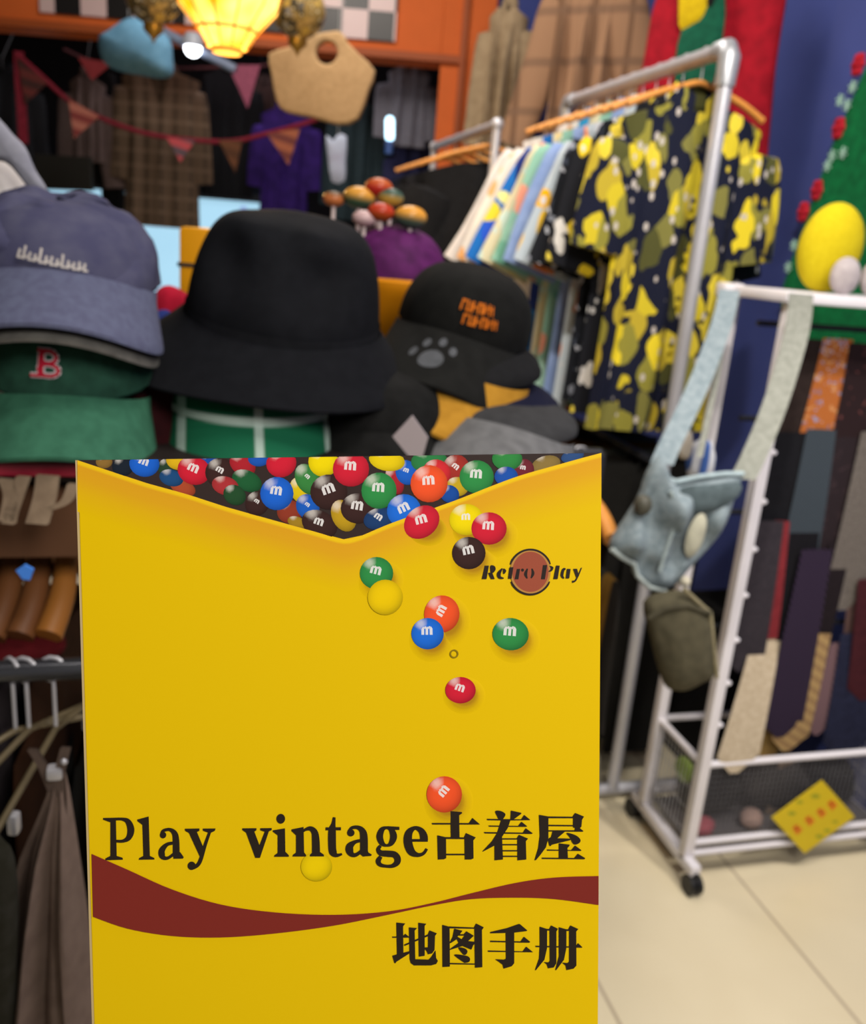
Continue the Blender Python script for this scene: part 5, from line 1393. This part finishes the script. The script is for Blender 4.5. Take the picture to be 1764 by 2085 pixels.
# lit lantern
LC = atG(463, 40, 2.35)
lan = thing('hanging_lantern', LC, 'glowing amber paper lantern with ribs hanging at the top of the frame', 'lantern')
zt_ = atG(463, 2, 2.35).z; zm = atG(463, 58, 2.35).z; zb_ = atG(465, 98, 2.35).z
sc = (atG(573, 10, 2.35) - atG(353, 10, 2.35)).length / 2
ng = 12
def ring(r, z): return [Vector((LC.x + r * cos(2 * pi * k / ng + .2), LC.y + r * sin(2 * pi * k / ng + .2), z)) for k in range(ng)]
m = MB(); rows = [ring(sc * .5, zt_ + .19), ring(sc * .92, zt_ + .10), ring(sc, zt_ + .02), ring(sc * .93, zt_ - .012), ring(sc * .56, zm - .005), ring(sc * .36, zb_)]
idx = m.grid(rows, closed_u=True); m.fan(idx[-1], Vector((LC.x, LC.y, zb_)))
def lantern_mat():
    m, nt, b = new_mat('amber_paper', .5, .2)
    b.inputs['Base Color'].default_value = lin('e08a10') + (1,)
    tc = nt.nodes.new('ShaderNodeTexCoord'); n = nt.nodes.new('ShaderNodeTexNoise'); n.inputs['Scale'].default_value = 9
    nt.links.new(tc.outputs['Object'], n.inputs['Vector'])
    r = nt.nodes.new('ShaderNodeValToRGB'); r.color_ramp.elements[0].position = .38; r.color_ramp.elements[1].position = .66
    r.color_ramp.elements[0].color = lin('f28600') + (1,); r.color_ramp.elements[1].color = lin('ffe678') + (1,)
    nt.links.new(n.outputs['Fac'], r.inputs['Fac']); nt.links.new(r.outputs['Color'], b.inputs['Emission Color'])
    b.inputs['Emission Strength'].default_value = 2.3
    return m
m.build('paper_shade', lantern_mat(), lan, False)
m = MB()
for k in range(ng): m.tube([rw[k] for rw in rows], .0022, 6)
m.build('rib', plain('c07a14', .5, .3), lan).name = 'shade_ribs'
m = MB()
for rr, zz in ((sc, zt_ + .02), (sc * .56, zm - .005)):
    q = ring(rr * 1.005, zz); m.tube(q + [q[0]], .0035, 6)
m.build('hoop', plain('d08210', .5, .3), lan)
m = MB(); m.lathe((LC.x, LC.y, 0), [(sc * .3, zb_ + .002), (sc * .26, zb_ - .012), (0.001, zb_ - .014)], 16); m.build('bottom_cap', plain('b8904a', .4, .4), lan)
m = MB(); m.tube([(LC.x, LC.y, zt_ + .19), (LC.x, LC.y, 3.0)], .004, 6); m.build('cord', BLACK_PL, lan)
lp = bpy.data.lights.new('lantern_bulb', 'POINT'); lp.energy = 7; lp.color = (1, .62, .2); lp.shadow_soft_size = .06
lo_ = bpy.data.objects.new('lantern_bulb', lp); COL.objects.link(lo_); lo_.location = (LC.x, LC.y, zb_ - .12); lo_.parent = None
# unlit glass lamps either side
for x, y, g, r, lab, c in ((312, -8, 3.0, .085, 'unlit gold and glass mosaic lamp left of the glowing lantern', '6c5c3c'), (608, 22, 3.1, .085, 'unlit gold and glass mosaic lamp right of the glowing lantern', '8a7444')):
    c0 = atG(x, y, g)
    o = thing('mosaic_lamp', c0 - Vector((0, 0, r)), lab, 'lamp', 'unlit mosaic lamps')
    m = MB(); m.ball(c0, r, 1, 1, .95, seg=24); m.build('glass_globe', printed(c, ['a88c54', '4a4436', '8c8a88', 'c0a050'], 34, (1, 1, 1), 'd0c4a0', .6, .25), o)
    m = MB(); m.lathe((c0.x, c0.y, 0), [(.03, c0.z - r * .9), (.03, c0.z - r - .01), (.008, c0.z - r - .03), (.002, c0.z - r - .045)], 16); m.build('finial', plain('a07c34', .3, .5, .6), o)
    m = MB(); m.lathe((c0.x, c0.y, 0), [(.04, c0.z + r * .85), (.03, c0.z + r + .02), (.004, c0.z + r + .05), (.003, 3.0)], 12); m.build('chain', plain('8a6c34', .3, .5, .6), o)
# track spotlight
s_a, s_b = atG(315, 55, 4.3), atG(480, 142, 4.3)
tk = thing('track_spotlight', s_a.lerp(s_b, .5), 'pale track bar with one bright white spotlight under the beam', 'lamp')
m = MB(); m.tube([s_a, s_b], .02, 10); m.build('track_bar', plain('6c7890', .4, .4), tk)
c0 = atG(393, 98, 4.27)
m = MB(); m.ball(c0, .036, seg=20); m.build('lamp_bulb', glow('f4f8ff', 9.0), tk)
m = MB(); m.lathe((c0.x, c0.y, 0), [(.044, c0.z + .005), (.046, c0.z + .03), (.03, c0.z + .06), (.001, c0.z + .065)], 16); m.build('lamp_housing', plain('9aa0ac', .4, .4), tk)
# small lit tubes in the back room
for x0, y0, x1, y1, g, r, lab, c, s in ((794, 246, 794, 278, 4.7, .022, 'short upright white blue lamp near the grey shirt', 'bfeaff', 3.0), ):
    o = thing('tube_lamp', atG(x1, y1, g), lab, 'lamp')
    a_, b2_ = atG(x0, y0, g), atG(x1, y1, g)
    m = MB(); m.tube([a_, b2_], r, 12); m.ball(a_, r); m.ball(b2_, r); m.build('lamp_tube', glow(c, s), o)
    m = MB(); m.tube([b2_ - Vector((0, 0, .02)), b2_ - Vector((0, 0, .08))], r * .9, 12); m.build('lamp_base', plain('3c5c9c', .4, .4), o)
pwb = planeG(686, 330, 3.9)
o = thing('paper_tag', pwb.at(0, -.1), 'small white and pink paper tag hanging left of the teal jacket', 'tag')
m = MB(); m.tube([pwb.at(0, .05), pwb.at(0, 3 - pwb.o.z)], .0012, 6); m.build('hanging_thread', plain('9a9a9a', .5, .3), o)
m = MB(); m.pillow(pwb, [pwb.uv(*p) for p in ((664, 275), (678, 286), (688, 274), (706, 278), (704, 330), (702, 368), (676, 370), (668, 320))], th=.03, rings=5, power=.35, sm=2); m.build('tag_paper', cloth('a9b4c8', '9a9cb0', 12), o)
for k, (x, y) in enumerate(((496, 430), (535, 428))):
    c0 = atG(x, y, 5.6); m = MB(); m.ball(c0, .028, .8, .8, 1.2); tag(m.build('small_lamp', glow('9ab4e6', .9)), 'small pale blue lamp glimpsed ' + ('left' if k == 0 else 'right') + ' of the pair above the bucket hat', 'lamp', 'pair of small lamps above the bucket hat')

# ================================================================== left foreground rack under the hat shelf
FR = thing('low_front_rack', (-0.35, .78, 0), 'dark chrome clothes rail running left of the booklet below the hat shelf', 'clothes rack')
ra, rb_ = atY(-60, 1366, .80), atY(165, 1364, .80)
zz = (ra.z + rb_.z) / 2
m = MB(); m.tube([(-0.83, .80, zz), (0.265, .80, zz)], .0105, 14); m.build('hanging_rail', DARK_STEEL, FR)
for x in (-.82, .255):
    m = MB(); m.tube([(x, .80, .01), (x, .80, zz)], .0105, 12); m.build('upright', DARK_STEEL, FR)
    m = MB(); m.box((x, .80, .012), .03, .36, .024, None, .004); m.build('foot', DARK_STEEL, FR)
def clip_hanger(px, rz, label, W=.3, hookc=STEEL):
    p = atY(px, 1364, .80)
    loc = Vector((p.x, .80, zz + .0105))
    M = Matrix.Translation(loc) @ Matrix.Rotation(rz, 4, 'Z')
    o = thing('clip_hanger', loc, label, 'clothes hanger', 'clip hangers on the low front rail')
    m = MB(); m.tube([(0, 0, -.075), (0, 0, -.03)] + [(0, 0.0125 * sin(t * pi / 7 * 1.3), -.0105 - .0125 * cos(t * pi / 7 * 1.3)) for t in range(8)], .002, 8); xf(m, M).build('hanger_hook', hookc, o)
    m = MB(); m.tube([(-W / 2, 0, -.105), (0, 0, -.072), (W / 2, 0, -.105)], .0032, 8); xf(m, M).build('hanger_bar', plain('6a5e46', .4, .5, .3), o)
    for sd in (-1, 1):
        m = MB(); m.box((sd * W * .3, 0, -.112), .011, .009, .02, None, .003); xf(m, M).build('clip', STEEL, o)
    return loc
clip_hanger(24, radians(40), 'clip hanger at the far left of the front rail')
clip_hanger(52, radians(62), 'second clip hanger from the left on the front rail')
clip_hanger(108, radians(75), 'clip hanger holding the taupe skirt')
# taupe skirt gathered in a clip and flaring to the floor
psk = planeD(105, 1850, .78)
sk = thing('taupe_skirt', psk.at(0, -.35), 'taupe skirt pinched by a clip and flaring beside the booklet', 'skirt')
m = MB()
rows = []
for i in range(30):
    t = i / 29
    y = 1590 + (2420 - 1590) * t
    wl = 112 - (112 - -60) * min(1, t * 1.0) ** .8 if False else 106 - 150 * t ** .75 - (8 if t > .05 else 0)
    wr = 122 + 92 * t ** .8
    if t < .16: wl = 104 - 50 * (t / .16) ** 1.2; 
    if t >= .16: wl = 54 - 90 * ((t - .16) / .84) ** .8
    row = []
    for j in range(25):
        s = j / 24
        u, v = psk.uv(wl + (wr - wl) * s, y)
        row.append(psk.at(u, v, .012 * min(1, t * 3) * (sin(s * 14 + 1.5 + t) + .6 * sin(s * 27 + 2)) + .03 * sin(pi * s) * min(1, t * 2)))
    rows.append(row)
m.grid(rows)
m.grid([[p + HD * .012 for p in r] for r in rows], flip=True)
m.build('skirt_cloth', cloth('7c6a60', '6f5e55', 50), sk)
m = MB(); c0 = psk.at(*psk.uv(112, 1572)); m.box(c0, .013, .012, .011, None, .003); m.ball(c0 + Vector((.008, -.004, .012)), .003, seg=8); m.build('waist_clip', STEEL, sk)
# waist knot straps rising from the clip to the hanger
m = MB(); strip(m, [psk.at(*psk.uv(66, 1525)), psk.at(*psk.uv(88, 1560)), psk.at(*psk.uv(108, 1610))], .008); strip(m, [psk.at(*psk.uv(134, 1522)), psk.at(*psk.uv(122, 1570)), psk.at(*psk.uv(116, 1620))], .008); m.build('loop_tape', cloth('6c5c54'), sk)
# other hanging clothes on the front rail
for k, (px, rz, W, L, c, lab) in enumerate(((14, 70, .26, .70, '1c1a18', 'black garment at the far left of the front rail'), (40, 80, .26, .72, '2a2924', 'dark olive garment behind the taupe skirt'), (85, 84, .26, .70, '141312', 'black garment behind the clip hangers'), (150, 86, .26, .70, '191716', 'black garment beside the booklet edge'))):
    shirt((-.205 + .038 * k, .935, zz - .06), radians(89), W, L, cloth(c), lab, 'garment', 'hanging_garment', 'garments on the low front rail', sl=.2, ang=.1, T=.016, seed=k + 3, collar=False, fold=.002, r0=.06, r1=.05, flat=.14)
pg = planeD(15, 1900, .74)
tag((lambda m: (m.pillow(pg, [pg.uv(*p) for p in ((-60, 1700), (10, 1712), (30, 1760), (34, 1900), (20, 2150), (-80, 2150))], th=.03, rings=6, power=.4, amp=.004, fr=20), m)[1])(MB()).build('grey_garment', cloth('33322c', '29281f')), 'dark grey olive garment at the lower left corner', 'garment')
# straps hanging below the shelf, wooden hangers and clothes between the two boards
for k, (pts, w, lab) in enumerate(((((12, 975), (24, 1010), (14, 1060)), .014, 'tan cord loop at the far left under the shelf'), (((48, 970), (38, 1000), (24, 1040), (18, 1066)), .012, 'tan cord loop second from the left under the shelf'), (((98, 968), (92, 1010), (76, 1066)), .020, 'wide tan strap under the shelf'), (((150, 985), (135, 1020), (100, 1036)), .010, 'thin tan strap curving under the shelf beside the booklet'))):
    m = MB(); strip(m, smooth([tuple(atD(x, y, .80)) for x, y in pts], 5, False), w, .004); tag(m.build('hanging_strap', cloth('8d7a66', '7a6856')), lab, 'strap', 'tan straps under the hat shelf')
MR = thing('middle_rack', (-0.1, 1.02, 0), 'white clothes rail under the hat shelf', 'clothes rail')
zmr = atY(80, 1083, .98).z
m = MB(); m.tube([(-0.75, .98, zmr), (.30, .98, zmr)], .012, 12); m.build('hanging_rail', WHITE_METAL, MR)
for x in (-.66, .20):
    m = MB(); m.tube([(x, .98, .0), (x, .98, zmr)], .010, 12); m.build('upright', WHITE_METAL, MR)
for k, (px, c, lab, wd) in enumerate(((-20, '0d0d0e', 'black jacket at the left under the hat shelf', WOOD_D), (30, '131214', 'second black jacket under the hat shelf', WOOD_D), (84, '2c2629', 'grey brown jacket under the hat shelf', WOOD_D), (138, '2e1808', 'rust jacket beside the booklet under the hat shelf', WOOD))):
    p = atY(px, 1083, .98)
    hanger((p.x, .98, zmr + .012), radians(84), .20, 'brown wooden hanger of the ' + lab, 'wooden hangers under the hat shelf', plain('6e4424', .5, .4) if k < 3 else plain('9a6228', .5, .4), .03, STEEL, 1.7)
    shirt((p.x, .98, zmr - .02), radians(80), .29, .5, cloth(c), lab, 'jacket', 'hanging_jacket', 'jackets under the hat shelf', sl=.28, ang=.10, T=.014, seed=k, collar=False, drop=.045, fold=.002, r0=.06, r1=.05, flat=.12)
pbt = planeD(50, 1165, .80)
tag((lambda m: (m.slab(pbt, [pbt.uv(*p) for p in ((34, 1160), (52, 1148), (70, 1158), (62, 1180), (48, 1178))], th=.002), m)[1])(MB()).build('blue_tag', plain('4a8cf0', .5, .3), None, False), 'small bright blue tag on the dark jackets under the shelf', 'tag')
heap('red_garment', atD(20, 1312, .92), .06, .04, .022, cloth('4c0a10'), 'dark red cloth above the front rail at the left edge', 'cloth', 14)
